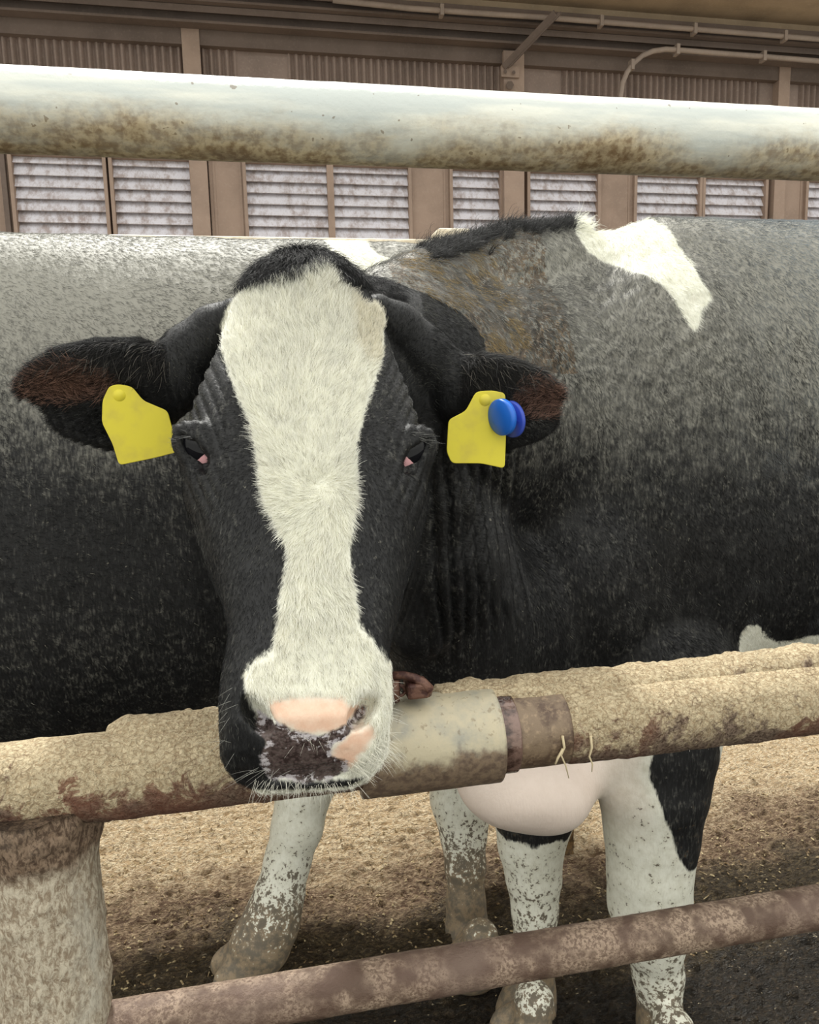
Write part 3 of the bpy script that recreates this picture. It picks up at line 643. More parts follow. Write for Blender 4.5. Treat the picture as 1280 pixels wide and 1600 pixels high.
# ------------------------------------------------------------------ the front cow
GF_ = Field(dens((-.33, .50, .003), (.50, 1.25, .010), (1.25, 2.25, .018)), dens((.54, 1.08, .003), (1.08, 1.86, .010)),
            dens((-.01, .86, .009), (.86, 1.52, .003), (1.52, 1.68, .009)))
def main_cow_field(F_):
    I3 = np.array([[0, 1, 0], [1, 0, 0], [0, 0, 1.]])      # local (across, along, up) = (Y, X, Z)
    st = [(.30, -.06, .06, 1.12, .80), (.36, -.13, .13, 1.24, .66), (.45, -.18, .19, 1.38, .575), (.56, -.22, .23, 1.455, .555), (.66, -.25, .26, 1.540, .58), (.76, -.265, .275, 1.575, .63),
          (.90, -.28, .285, 1.572, .67), (1.1, -.30, .31, 1.573, .68), (1.35, -.34, .34, 1.553, .66), (1.6, -.33, .33, 1.558, .70), (1.8, -.27, .27, 1.555, .86), (1.93, -.22, .22, 1.53, .98), (2.03, -.12, .12, 1.42, 1.1)]
    F_.loft((0, 1.42, 0), I3, st, .02, 2.35, .16)
    F_.ellipsoid((.72, 1.27, 1.15), (.17, .12, .30), .06)        # shoulder blade
    F_.ellipsoid((.56, 1.28, .92), (.13, .12, .15), .06)         # point of shoulder
    F_.ellipsoid((1.72, 1.25, 1.40), (.12, .12, .12), .08); F_.ellipsoid((1.72, 1.60, 1.40), (.12, .12, .12), .08)
    F_.ellipsoid((1.75, 1.27, 1.05), (.2, .13, .3), .06); F_.ellipsoid((1.75, 1.58, 1.05), (.2, .13, .3), .06)
    # neck
    sq = (1, 1.25, .9)
    F_.chain([(H(0, .10, -.12), .085), ((.12, 1.09, 1.25), .135), ((.24, 1.20, 1.235), .165), ((.38, 1.31, 1.21), .19), ((.56, 1.40, 1.18), .23), ((.75, 1.42, 1.16), .25)], .05, sq)
    F_.chain([((.17, 1.10, 1.13), .08), ((.24, 1.18, 1.0), .12), ((.34, 1.27, .86), .15), ((.44, 1.33, .74), .15)], .06)           # dewlap
    # crest line up to the withers
    F_.chain([(at(610, 468, 1.18), .04), (at(655, 456, 1.24), .045), (at(700, 445, 1.31), .05), (at(750, 430, 1.37), .05), (at(800, 418, 1.40), .055), (at(880, 402, 1.42), .06)], .05)
    # brisket
    F_.ellipsoid(at(800, 1215, 1.22), (.10, .12, .075), .05); F_.ellipsoid(at(850, 1225, 1.22), (.08, .11, .07), .04); F_.cone(at(850, 1232, 1.22), at(950, 1170, 1.22), .055, .06, .03)
    # legs
    curv_leg(F_, [(1040, 1040, 105, 1.24), (1022, 1150, 96, 1.22), (1020, 1230, 82, 1.20), (1018, 1300, 70, 1.19), (1015, 1360, 62, 1.18), (1015, 1410, 61, 1.18), (1022, 1465, 46, 1.19), (1028, 1520, 37, 1.20), (1033, 1600, 34, 1.20), (1034, 1660, 38, 1.19)], .02)
    curv_leg(F_, [(860, 1170, 75, 1.42), (834, 1270, 60, 1.42), (830, 1320, 49, 1.41), (834, 1370, 41, 1.40), (836, 1420, 34, 1.39), (834, 1490, 31, 1.38), (829, 1550, 37, 1.37), (822, 1590, 46, 1.34), (815, 1630, 44, 1.31)], .02)
    g = on_ground(1034, 1715, .04); hoof(F_, at(1050, 1700, 1.13), .055, math.pi)
    hoof(F_, at(835, 1690, 1.25), .055, math.pi)
    for yy in (1.27, 1.58):   # hind legs
        F_.chain([((1.72, yy, .95), .14), ((1.66, yy, .78), .10), ((1.80, yy, .50), .062), ((1.78, yy, .44), .055), ((1.76, yy, .16), .042), ((1.73, yy, .07), .05)], .03); hoof(F_, (1.72, yy, 0), .055, math.pi)
    F_.ellipsoid((1.50, 1.42, .62), (.19, .14, .12), .05)        # udder
    F_.chain([((2.0, 1.42, 1.45), .03), ((2.06, 1.42, 1.3), .025), ((2.07, 1.42, .8), .018), ((2.07, 1.42, .5), .035)], .02)
    # head
    sculpt_head(F_)
    # skin lobes from the poll to the ears
    curv_leg(F_, [(368, 492, 26, .99), (335, 516, 36, 1.0), (300, 552, 44, 1.0), (268, 584, 44, 1.0)], .012)
    curv_leg(F_, [(590, 486, 26, .99), (622, 512, 36, 1.0), (660, 552, 42, 1.01), (705, 590, 42, 1.01)], .012)
    curv_leg(F_, [(648, 600, 32, 1.02), (668, 680, 42, 1.04), (676, 780, 52, 1.07), (668, 880, 56, 1.09), (650, 980, 50, 1.10)], .02)     # throat side
    sculpt_ear(F_, 'l', at(288, 600, 1.0), at(23, 618, .95),
        [(-.08, .030, .030, .03, .03), (0, .040, .034, .034, .03), (.25, .057, .070, .032, .030), (.5, .059, .072, .028, .026), (.75, .050, .052, .020, .018), (.9, .034, .034, .012, .010), (.97, .018, .018, .006, .006), (1.0, .008, .008, .004, .004)],
        [((.012, .135, .026), (.046, .085, .034)), ((.030, .10, .030), (.030, .05, .034))], (0.15, -1, -.2))
    sculpt_ear(F_, 'r', at(700, 615, 1.01), at(892, 628, .94),
        [(-.08, .030, .030, .03, .03), (0, .042, .040, .036, .03), (.25, .056, .072, .036, .030), (.5, .052, .070, .030, .026), (.75, .038, .054, .022, .018), (.9, .022, .036, .014, .010), (.97, .012, .020, .007, .006), (1.0, .006, .010, .004, .004)],
        [((.008, .135, .026), (.036, .052, .032)), ((.034, .105, .034), (.028, .04, .030))], (-0.15, -1, -.2))
    # orbits
    eyes = []
    for c, s_, a0, a1 in ((EYEL, -1, (287, 683), (327, 726)), (EYER, 1, (661, 690), (627, 729))):
        P = field_hit(F_, *c); d = at(a1[0], a1[1], P[1]) - at(a0[0], a0[1], P[1]); 
        n_ = -ray(*c) * .9 + hu * s_ * .5; sx, nx_ = frame(d, n_); R = np.stack([sx, np.cross(nx_, sx), nx_], 1)
        F_.ellipsoid(P + nx_ * -.007, (.032, .024, .012), .014, R)
        Q = P + nx_ * -.009
        F_.ellipsoid(P + nx_ * .012, (.0245, .0125, .020), .003, R, sub=True)
        # brow fold above the eye
        up = np.cross(nx_, sx); up = up if up[2] > 0 else -up
        F_.chain([(P + sx * (-.026) + up * .004, .003), (P + up * .0125 + nx_ * .001, .004), (P + sx * .024 + up * .005, .003)], .006)
        F_.chain([(P + sx * (-.020) - up * .006, .002), (P - up * .0115, .003), (P + sx * .024 - up * .002, .002)], .006)
        eyes.append((P, Q, R, s_))
    # nostrils
    for (px, py), s_ in (((404, 1118), -1), ((566, 1112), 1)):
        P = field_hit(F_, px, py)
        if P is None: continue
        d, n_ = frame(at(px + s_ * 10, py + (-14), P[1]) - at(px - s_ * 10, py + 14, P[1]), -ray(px, py)); R = np.stack([d, np.cross(n_, d), n_], 1)
        F_.ellipsoid(P - n_ * .004, (.019, .0105, .024), .004, R, sub=True); NOSTRILS.append((P - n_ * .006, R))
    # philtrum and lip line
    for a, b in (((478, 1208), (480, 1224)),):
        A, B = field_hit(F_, *a), field_hit(F_, 480, 1214)
        if A is not None and B is not None: F_.cone(A, B, .003, .003, .004, sub=True)
    return eyes
EYES = main_cow_field(GF_)
V, F = GF_.mesh(); V = relax(V, F, 4); N = vnormals(V, F)
hitg = lambda px, py: field_hit(GF_, px, py)
# neck folds and skin creases
X_, Y_, Z_ = V.T
wob = vnoise(V, 9, 4) * .010 + vnoise(V, 30, 8) * .003
mk = sstep(.21, .25, X_) * (1 - sstep(.37, .43, X_)) * sstep(.80, .95, Z_) * (1 - sstep(1.13, 1.22, Z_)) * (N[:, 1] < .2) * sstep(.97, 1.0, Y_)
rid = np.abs(np.sin((X_ + .10 * (Z_ - 1.0) + wob) * np.pi / .0235)) ** .6 - .6
V = V + N * (mk * rid * .017)[:, None]
mk2 = sstep(.36, .42, X_) * (1 - sstep(.70, .85, X_)) * sstep(1.15, 1.3, Z_) * (N[:, 1] < .2)
V = V + N * (mk2 * vnoise(V @ np.array([[1, 0, .6], [0, 1, 0], [-.6, 0, 1]]) * [3.2, 1, .9], 40, 6) * .0035)[:, None]
V = V + N * (fbm(V, 14, 3, 2) * .002 * sstep(.45, .7, X_))[:, None]
hdist = np.linalg.norm(V - H(0, .27, -.08), axis=1); headm = (hdist < .42) & (X_ < .33) & (Y_ < 1.1) & (Z_ > .86)
# temple creases
uvw = (V - POLL) @ HR
V = V - N * (.0045 * np.exp(-(((uvw[:, 0] - uv(500, 757)[0])**2 + (uvw[:, 1] - uv(500, 757)[1])**2) / .011**2)) * (N @ hw_ > .3) * headm)[:, None]
cre = sstep(.07, .09, np.abs(uvw[:, 0])) * sstep(.10, .16, uvw[:, 1]) * (1 - sstep(.30, .36, uvw[:, 1])) * headm
V = V + N * (cre * (np.abs(np.sin((uvw[:, 0] * 1.0 + .35 * uvw[:, 1] * np.sign(uvw[:, 0]) + vnoise(V, 22, 3) * .004) * np.pi / .011)) ** .7 - .6) * .0028)[:, None]
N = vnormals(V, F)
# coat pattern regions, measured on the surface itself
E1 = hu; _rc = ray(478, 780); E2 = np.cross(_rc, E1); E2 = E2 / np.linalg.norm(E2); E2 = E2 if E2[2] > 0 else -E2
hp2 = np.stack([(V - POLL) @ E1, (V - POLL) @ E2], 1)
def headpoly(pts, w0=0.):
    out = []
    for px, py in pts:
        P = hitg(px, py)
        if P is None or P[1] > 1.02: P = head_point(px, py, -.03)
        out.append(((P - POLL) @ E1, (P - POLL) @ E2))
    return out
BLAZE = [(355,482),(366,470),(376,456),(396,448),(420,440),(436,430),(455,424),(480,412),(505,403),(520,410),(534,428),(543,446),(556,460),(572,476),(590,482),(602,500),(600,520),(600,550),(592,580),(582,612),(570,645),(562,675),(557,705),(558,740),
         (560,775),(556,805),(548,850),(550,890),(556,930),(563,975),(590,1008),(607,1030),(640,1045),(640,1240),(434,1240),(430,1205),(418,1150),(406,1122),(394,1106),(384,1086),(380,1050),(398,1030),(424,1014),
         (432,980),(437,930),(445,890),(449,860),(430,822),(412,790),(403,750),(400,710),(390,660),(372,622),(355,580),(346,545),(345,510)]
PINK = [(424,1098),(450,1090),(490,1088),(530,1091),(556,1098),(560,1112),(545,1128),(520,1142),(490,1146),(462,1140),(440,1128),(426,1114)]
PINK2 = [(548,1146),(566,1132),(580,1134),(584,1150),(566,1176),(548,1196),(526,1200),(512,1190),(520,1170)]
PINK3 = [(430,1178),(440,1172),(450,1180),(446,1196),(434,1196)]
NOSEP = [(402,1106),(410,1114),(426,1122),(446,1134),(466,1144),(492,1148),(518,1145),(536,1134),(548,1122),(562,1104),(572,1100),(572,1112),(562,1130),(548,1140),(536,1156),(522,1162),(518,1180),(532,1186),(542,1192),(542,1206),(520,1216),(470,1222),(430,1218),(414,1208),(408,1180),(414,1160),(404,1136)]
front = headm & ((N @ -_rc) > -.15)
def on_head(poly): 
    d = np.full(len(V), -.1); i = np.where(front)[0]; d[i] = polysd(hp2[i], headpoly(poly)); return d
white = on_head(BLAZE); _w = (V - POLL) @ HR; chin = np.minimum(np.minimum(_w[:, 1] - .525, -.069 - _w[:, 2]), _w[:, 0] + .045); white = np.where(headm, np.maximum(white, np.minimum(chin, .01)), white); pink = np.maximum(on_head(PINK), np.maximum(on_head(PINK2), on_head(PINK3))); nosep = on_head(NOSEP)
for c_, R_n in NOSTRILS:
    k_ = ((((V - c_) @ R_n) / np.array([.0165, .0085, .016])) ** 2).sum(1) < 1
    white = np.where(k_, -.02, white); pink = np.where(k_, -.05, pink); nosep = np.where(k_, -.05, nosep)
def bodypoly(pts, Yd):
    out = []
    for px, py in pts:
        P = hitg(px, py)
        if P is None: P = at(px, py, Yd)
        out.append((P[0], P[2]))
    return out
body = ~headm
bxz = np.stack([V[:, 0], V[:, 2]], 1); bi = np.where(body)[0]
def on_body(poly):
    d = np.full(len(V), -.3); d[bi] = polysd(bxz[bi], poly); return d
sh = bodypoly([(1035, 350), (1062, 385), (1090, 430), (1113, 466), (1096, 486), (1089, 521), (1076, 508), (1060, 484), (1042, 452), (1015, 434), (985, 425), (950, 410), (918, 394), (900, 365), (893, 345)], 1.4)
white = np.maximum(white, on_body(sh + [(sh[-1][0] - .01, 1.72), (sh[0][0], 1.72)]))
bl = bodypoly([(1157, 992), (1166, 978), (1184, 976), (1196, 992), (1212, 1003), (1240, 1000), (1262, 994), (1279, 992)], 1.2)
white = np.maximum(white, on_body([(bl[0][0], .3)] + bl + [(2.6, bl[-1][1] - .05), (2.6, .3)]))
low = np.minimum(.665 - V[:, 2] + .02 * vnoise(V, 14, 3), 2.); lowm = body & (V[:, 0] < .95)
blk = on_body(bodypoly([(1024, 1160), (1125, 1160), (1112, 1250), (1096, 1330), (1076, 1362), (1060, 1340), (1048, 1300), (1038, 1280), (1026, 1240), (1014, 1215), (1016, 1192)], 1.2))
blk[V[:, 1] > 1.32] = -.3
low = np.where((V[:, 1] > 1.3) & (V[:, 0] < .6) & (V[:, 0] > .36), np.minimum(low, at(830, 1296, 1.40)[2] - V[:, 2] + .01 * vnoise(V, 40, 3)), low)
white = np.where(lowm, np.maximum(white, np.minimum(low, -blk)), white)
white = np.where(body & (V[:, 0] > 1.2) & (V[:, 2] < .62), .05, white)
dust = (.16 + .9 * sstep(.98, 1.52, V[:, 2]) + .16 * fbm(V, 5, 3, 61)) * np.where(headm, .12, 1) * (1 - .55 * sstep(1.05, 1.2, N[:, 1] + 1.2 - N[:, 2] * .3) * 0)  # greyer with height: settled dust and painted top light together
dust = dust + .35 * sstep(.80, 1.1, V[:, 0]) * sstep(.95, 1.25, V[:, 2]); dust = np.where(headm, .14 * sstep(.10, .2, uvw[:, 1]) * (np.abs(uvw[:, 0]) > .06), dust)  # extra grey towards the right paints sky sheen into the coat
dirt = np.where((V[:, 2] < .56) & ~((V[:, 1] < 1.34) & (V[:, 0] < .60) & (V[:, 2] > .47)), .24 + .42 * sstep(.40, .03, V[:, 2]), 0.)
dirt = np.maximum(dirt, 1.1 * sstep(.15, .07, V[:, 2]))
dirt = np.where(body & (V[:, 2] > 1.2) & (V[:, 0] < .52) & (V[:, 0] > .2), np.maximum(dirt, .62 * (V[:, 2] > 1.28)), dirt)
earskin = np.zeros(len(V))
for side, (c, r) in {'l': ((-.012, .128, .0), (.026, .050, .06)), 'r': ((-.004, .122, .0), (.028, .036, .06))}.items():
    p0, R, L = EARS[side]; q = (V - p0) @ R; k0 = np.sqrt((((q - np.array(c)) / np.array(r)) ** 2).sum(1)); earskin = np.maximum(earskin, np.clip(1.25 - k0, 0, 1) * ((N @ R[:, 2]) > .1))
tan = np.where(body & (V[:, 2] < .68) & (V[:, 1] < 1.36) & (V[:, 0] < .9), 1., 0.) * sstep(.0, .02, white) * sstep(.44, .56, V[:, 2] + .03 * vnoise(V, 9, 5)) * (1 - sstep(.52, .66, V[:, 0] + .02 * vnoise(V, 12, 6)))
front_cow = empty('cow', (V[:, 0].mean(), 1.42, 0)); tag(front_cow, 'front black and white cow facing the lens with a long white blaze', 'cow', 'cows in the pen')
cow_body = link_mesh('body', V, F, M_coat, front_cow)
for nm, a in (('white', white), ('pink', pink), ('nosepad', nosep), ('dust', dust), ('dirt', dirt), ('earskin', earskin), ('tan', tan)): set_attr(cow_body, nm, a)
# eyes
m = Mat('glossy_dark_eye'); rad = m.attr('pinkish'); M_eye = m.done(m.mix(m.ramp(rad, .45, .55), (.006, .006, .008), S(240, 184, 188)), .04, spec=.3)
for P, Q, R, s_ in EYES:
    bm = bmesh.new(); bmesh.ops.create_uvsphere(bm, u_segments=40, v_segments=28, radius=1.0)
    vs = np.array([v.co[:] for v in bm.verts]); fs = [[v.index for v in f.verts] for f in bm.faces]; bm.free()
    W = (P - R[:, 2] * .0125) + (vs * np.array([.0245, .0185, .0165])) @ R.T
    o = link_mesh('eye', W, fs, M_eye, front_cow); set_attr(o, 'pinkish', sstep(.22, .42, vs[:, 0] - .25 * (vs[:, 1] * 0)))
    o['label'] = 'dark glossy eye with a pink inner corner'

# ------------------------------------------------------------------ fur
def fur_material(name, rough, spec):
    m = Mat(name); c = m.attrc('tint'); return m.done(c, rough, spec=spec)
M_fur = fur_material('hair_strands', .5, .24)
def sample(V, F, N, fw, n, attrs):
    """n roots on quads weighted by fw; returns positions, normals, interpolated attributes"""
    A, B, C_, D_ = (V[F[:, i]] for i in range(4)); ar = np.linalg.norm(np.cross(C_ - A, D_ - B), axis=1) / 2 * fw
    cs = np.cumsum(ar); f = np.searchsorted(cs, RNG.random(n) * cs[-1]); u, v = RNG.random(n), RNG.random(n)
    w = np.stack([(1-u)*(1-v), u*(1-v), u*v, (1-u)*v], 1); g = lambda X: sum((w[:, i] if X.ndim == 1 else w[:, i:i+1]) * X[F[f, i]] for i in range(4))
    nn = g(N); nn /= np.linalg.norm(nn, axis=1, keepdims=True) + 1e-9
    return g(V), nn, [g(a) for a in attrs]
class Fur:
    def __init__(s): s.P = []; s.R = []; s.C = []; s.K = []
    def add(s, root, nrm, comb, L, lift, rad, color, wave=.12, seg=4, droop=0.):
        n = len(root); comb = comb - nrm * (comb * nrm).sum(1, keepdims=True); comb /= np.linalg.norm(comb, axis=1, keepdims=True) + 1e-9
        side = np.cross(nrm, comb); j = RNG.normal(size=(n, 2)) * wave; comb = comb + side * j[:, :1]
        L = np.broadcast_to(L, (n,))[:, None] * RNG.uniform(.65, 1.2, (n, 1)); lift = np.broadcast_to(lift, (n,))[:, None] * np.exp(RNG.normal(size=(n, 1)) * .35)
        pts = []; rr = []
        for i in range(seg + 1):
            t = i / seg; q = root + L * (comb * t + nrm * lift * (t - .55 * t * t) + side * j[:, 1:] * t * t * .6); q[:, 2] -= (L[:, 0] * droop * t * t) * 1.0
            if i == 0: q = q - nrm * .0006
            pts.append(q); rr.append(np.broadcast_to(rad, (n,)) * (1 - .75 * t))
        s.P.append(np.stack(pts, 1).reshape(-1, 3)); s.R.append(np.stack(rr, 1).ravel()); s.K.append(np.full(n, seg + 1))
        s.C.append(np.broadcast_to(color, (n, 3)))
    def build(s, name, mat, parent):
        h = bpy.data.hair_curves.new(name); h.add_curves(np.concatenate(s.K).astype(int).tolist())
        P = np.concatenate(s.P) - np.array(parent_origin(parent)); h.attributes['position'].data.foreach_set('vector', P.astype(np.float32).ravel())
        a = h.attributes.get('radius') or h.attributes.new('radius', 'FLOAT', 'POINT'); a.data.foreach_set('value', np.concatenate(s.R).astype(np.float32))
        a = h.attributes.new('tint', 'FLOAT_VECTOR', 'CURVE'); a.data.foreach_set('vector', np.concatenate(s.C).astype(np.float32).ravel())
        h.materials.append(mat); o = bpy.data.objects.new(name, h); COL.objects.link(o); o.parent = parent; o['kind'] = 'stuff'; return o
fur = Fur()
# --- head
WH = uv(500, 757)                                   # whorl between the eyes
cosv = (N @ -_rc)
fm = lambda X: X[F].mean(1)
hw_face = fm(front * 1.0) * (fm(cosv) > -.1)
bare = fm(np.maximum(pink, nosep))
wgt = hw_face * (bare < -.001) * (fm(white) > -.006)
R_, Nn, (w_, pk_, ns_, es_) = sample(V, F, N, wgt, 95000, [white, pink, nosep, earskin])
q = (R_ - POLL) @ HR; ragged = w_ + (vnoise(R_, 160, 5)) * .0022 + RNG.normal(size=len(R_)) * .0008
k = (ragged > .003) & (np.maximum(pk_, ns_) < -.0015); R_, Nn, q, w_ = R_[k], Nn[k], q[k], w_[k]; pk_ = pk_[k]; ns_ = ns_[k]
du = q[:, 0] - WH[0]; dv = q[:, 1] - WH[1]; rr = np.hypot(du, dv); wob = vnoise(R_, 28, 12) * .5
ang = np.arctan2(dv, du) + .9 * np.exp(-rr / .03) + wob + RNG.normal(size=len(rr)) * 1.3 * np.exp(-(rr / .012)**2)
upm = dv < 0
comb = hu * np.cos(ang)[:, None] + hv * np.sin(ang)[:, None]
Lh = .0105 + .003 * np.clip(vnoise(R_, 22, 3), -1, 1); tuft = 1 - sstep(.05, .12, q[:, 1]); Lh = Lh * (1 - .65 * (1 - sstep(.003, .02, w_)) * (1 - sstep(.05, .08, q[:, 1]))) + tuft * .003
Lh = Lh * np.where(q[:, 1] > .45, .7, 1) * (1 - .55 * sstep(-.006, -.001, np.maximum(pk_, ns_)))
cl = fbm(R_, 24, 3, 31); stain = .75 * sstep(.15, .8, .7 * fbm(R_, 16, 3, 44) + .75 * sstep(.035, .07, q[:, 0]) * (1 - sstep(.14, .2, q[:, 1])) + .1 * tuft)
col = np.array([.98, .975, .88]) * (1 - .07 * RNG.random((len(R_), 1))) * (1 - .10 * np.clip(cl, 0, 1)[:, None]); col = col * (1 - stain[:, None] * .55) + stain[:, None] * .55 * np.array([.68, .60, .40])
cl2 = np.clip(vnoise(R_ * 1.0, 130, 91), -1, 1)[:, None]; col = col * (.93 + .07 * cl2); dk = RNG.random(len(R_)) < .14; col[dk] = col[dk] * RNG.uniform(.35, .8, (dk.sum(), 1)) * [1, .97, .88]; wob2 = vnoise(R_, 120, 77)[:, None]; comb = comb + np.cross(Nn, comb) * wob2 * .45  # scattered darker tan hairs paint in shadows between the strands
fur.add(R_, Nn, comb, Lh, (.50 + .18 * tuft) , .00017, col, .22)
# black face hair
wgt = hw_face * (bare < -.002) * (fm(white) < .003) * (fm(earskin) < .2)
R_, Nn, (w_,) = sample(V, F, N, wgt, 90000, [white]); q = (R_ - POLL) @ HR
k = (w_ + vnoise(R_, 160, 5) * .0022) < .001; R_, Nn, q = R_[k], Nn[k], q[k]
du = q[:, 0] - WH[0]; dv = q[:, 1] - WH[1]; ang = np.arctan2(dv + .06, du) + vnoise(R_, 20, 9) * .4
comb = hu * np.cos(ang)[:, None] + hv * np.sin(ang)[:, None]
far = np.abs(q[:, 0]) > .16                                    # on the ears: comb outwards
comb[far] = hu * np.sign(q[far, 0])[:, None] + hv * .25
g = RNG.random((len(R_), 1)); col = np.array([.0055, .0057, .0062]) * (.5 + 1.6 * g); pale = (RNG.random(len(R_)) < .02 + .34 * sstep(.05, .5, fbm(R_, 18, 3, 71) + .25 * (q[:, 1] < .25) - .1)); col[pale] = np.array([.16, .16, .14]) * RNG.uniform(.3, 1, (pale.sum(), 1))
fur.add(R_, Nn, comb, .0048 + .003 * far, .30, .00014, col, .25, 3)
# black poll cap: long hair falling forward over the white
capw = fm(((V[:, 2] > H(0, .05, 0)[2]) & headm & (white < .004)) * 1.0) * (np.abs(fm(uvw[:, 0])) < .13)
R_, Nn, _ = sample(V, F, N, capw, 22000, []); q = (R_ - POLL) @ HR
comb = hu * (q[:, 0] * 5 + .9 * vnoise(R_, 45, 3))[:, None] + hv * .8; col = np.array([.007, .007, .0075]) * RNG.uniform(.5, 2, (len(R_), 1))
fur.add(R_, Nn, comb, .019, .6, .00024, col, .3, 5, .15)
# ear rims and inner hair
for side in 'lr':
    p0, R, L = EARS[side]; e_ = (V - p0) @ R; er = (e_[:, 1] > .02) & (e_[:, 1] < L + .02) & (np.abs(e_[:, 0]) < .09) & (np.abs(e_[:, 2]) < .06) & (np.abs(uvw[:, 0]) > .13)
    wgt = fm(er * (earskin < .3)); R_, Nn, _ = sample(V, F, N, wgt, 26000, []); e2 = (R_ - p0) @ R
    comb = R[:, 1] * 1. + R[:, 0] * (np.clip(e2[:, 0] / .05, -1, 1) * .5)[:, None]; col = np.array([.008, .008, .008]) * RNG.uniform(.5, 2.2, (len(R_), 1))
    fur.add(R_, Nn, comb, .009, .4, .00016, col, .3, 3)
    wgt = fm((earskin > .15) * er * 1.0); R_, Nn, _ = sample(V, F, N, wgt, 3500, [])
    b = np.array([.34, .20, .15]); col = b * RNG.uniform(.4, 1.5, (len(R_), 1)); k = RNG.random(len(R_)) < .5; col[k] *= .06
    fur.add(R_, Nn, R[:, 1] * .8 + R[:, 0] * vnoise(R_, 30, 2)[:, None], .010, .7, .00016, col, .4, 4)
    # long tufts hanging into the hollow from the upper rim
    wgt = fm(er * (e_[:, 0] < -.02) * (e_[:, 0] > -.055) * (e_[:, 2] > 0.0) * (earskin < .3) * 1.0)
    R_, Nn, _ = sample(V, F, N, wgt, 900, []); col = np.array([.012, .011, .010]) * RNG.uniform(.5, 2.5, (len(R_), 1)); k = RNG.random(len(R_)) < .06; col[k] = (.22, .2, .17)
    fur.add(R_, Nn, R[:, 0] * 1. + R[:, 1] * .7, .020, .5, .0002, col, .35, 5)
# --- body coat
bm_ = body & (V[:, 0] < 2.2) & (V[:, 2] > .66) & (N[:, 1] < .35)
wgt = fm(bm_ * 1.0) * np.where(fm(V[:, 0]) > .25, 1, .6) * np.where(fm(V[:, 0]) > 1.3, .3, 1)
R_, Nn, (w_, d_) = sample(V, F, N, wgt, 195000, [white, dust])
comb = np.tile(np.array([.55, 0, -.85]), (len(R_), 1)) + np.stack([vnoise(R_, 3, 5), 0*w_, vnoise(R_, 3, 6)], 1) * .45
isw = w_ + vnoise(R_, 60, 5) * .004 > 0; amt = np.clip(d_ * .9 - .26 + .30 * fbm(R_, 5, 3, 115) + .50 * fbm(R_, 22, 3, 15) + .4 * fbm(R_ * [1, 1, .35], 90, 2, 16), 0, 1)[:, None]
col = np.array([.0065, .0068, .0075]) * RNG.uniform(.5, 2, (len(R_), 1)) * (1 - amt) + amt * (np.array([.27, .268, .25]) + np.array([-.02, .012, .05]) * sstep(.7, 1.0, R_[:, 0])[:, None]) * RNG.uniform(.7, 1.1, (len(R_), 1))  # bluish shift towards the right: sky sheen put into the hair colour
spk = RNG.random(len(R_)) < .004; col[spk] = np.array([.26, .25, .2])
col[isw] = np.array([.92, .92, .84]) * RNG.uniform(.85, 1, (isw.sum(), 1)); top = sstep(.3, .8, Nn[:, 2])
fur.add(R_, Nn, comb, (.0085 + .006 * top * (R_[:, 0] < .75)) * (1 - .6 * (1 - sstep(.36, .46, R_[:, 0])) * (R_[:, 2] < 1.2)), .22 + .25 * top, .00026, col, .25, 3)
# neck crest bristles up to the withers
wgt = fm(((V[:, 2] > 1.44) & (V[:, 0] > .27) & (V[:, 0] < .62) & (N[:, 2] > .75) & (np.abs(V[:, 1] - (1.02 + .75 * np.clip(V[:, 0], .3, .56) + .0)) < .07)) * 1.0)
R_, Nn, (w_,) = sample(V, F, N, wgt, 9000, [white]); col = np.array([.012, .012, .012]) * RNG.uniform(.5, 3, (len(R_), 1)); col[w_ > 0] = (.9, .9, .82)
fur.add(R_, Nn, np.tile(np.array([.5, 0, .3]), (len(R_), 1)), .016, 1.7, .0003, col, .6, 4)
# brown grime clumps on the neck behind the poll
wgt = fm(((V[:, 0] > .22) & (V[:, 0] < .42) & (V[:, 2] > 1.30) & (N[:, 1] < .2) & body) * 1.0)
R_, Nn, _ = sample(V, F, N, wgt, 9000, []); k = fbm(R_, 30, 3, 55) > .02; R_, Nn = R_[k], Nn[k]; col = np.array([.42, .31, .15]) * RNG.uniform(.3, 1.1, (len(R_), 1))
fur.add(R_, Nn, np.tile(np.array([.7, 0, -.5]), (len(R_), 1)), .012, .3, .0003, col, .3, 3)
fur.build('fur', M_fur, front_cow)
# whiskers
wk = Fur()
def whiskers(pxpy, n, spread, dirf, L, col=(.8, .78, .68), rad=.00015):
    rt = []; nr = []; dr = []
    for i in range(n):
        u = RNG.random(); px = pxpy[0][0] + (pxpy[1][0]-pxpy[0][0]) * u + RNG.normal() * spread; py = pxpy[0][1] + (pxpy[1][1]-pxpy[0][1]) * u + RNG.normal() * spread
        P = hitg(px, py)
        if P is None or P[1] > .85: continue
        rt.append(P); v = dirf(px, py); nr.append(-ray(px, py)); dr.append(hu * v[0] + E2 * -v[1] - _rc * .25)
    if rt:
        rt, nr, dr = map(np.array, (rt, nr, dr)); wk.add(rt, nr, dr, L, .25, rad, np.array(col), .12, 6, .1)
whiskers(((400, 1217), (560, 1222)), 60, 2, lambda x, y: ((x - 480) * .006 + RNG.normal() * .35, 1), .020)
whiskers(((390, 1196), (520, 1214)), 16, 4, lambda x, y: (-1, .5 + RNG.normal() * .4), .028, (.5, .5, .45), .00011)
whiskers(((540, 1205), (604, 1150)), 50, 4, lambda x, y: (1, .55 + RNG.normal() * .3), .024)
whiskers(((600, 1150), (604, 1060)), 20, 4, lambda x, y: (1, .1 + RNG.normal() * .3), .018)
whiskers(((350, 1190), (372, 1070)), 12, 8, lambda x, y: (-1, .4 + RNG.normal() * .4), .022, (.4, .4, .36), .00011)
whiskers(((440, 1160), (540, 1160)), 8, 10, lambda x, y: (RNG.normal() * .5, 1), .010, rad=.00010)
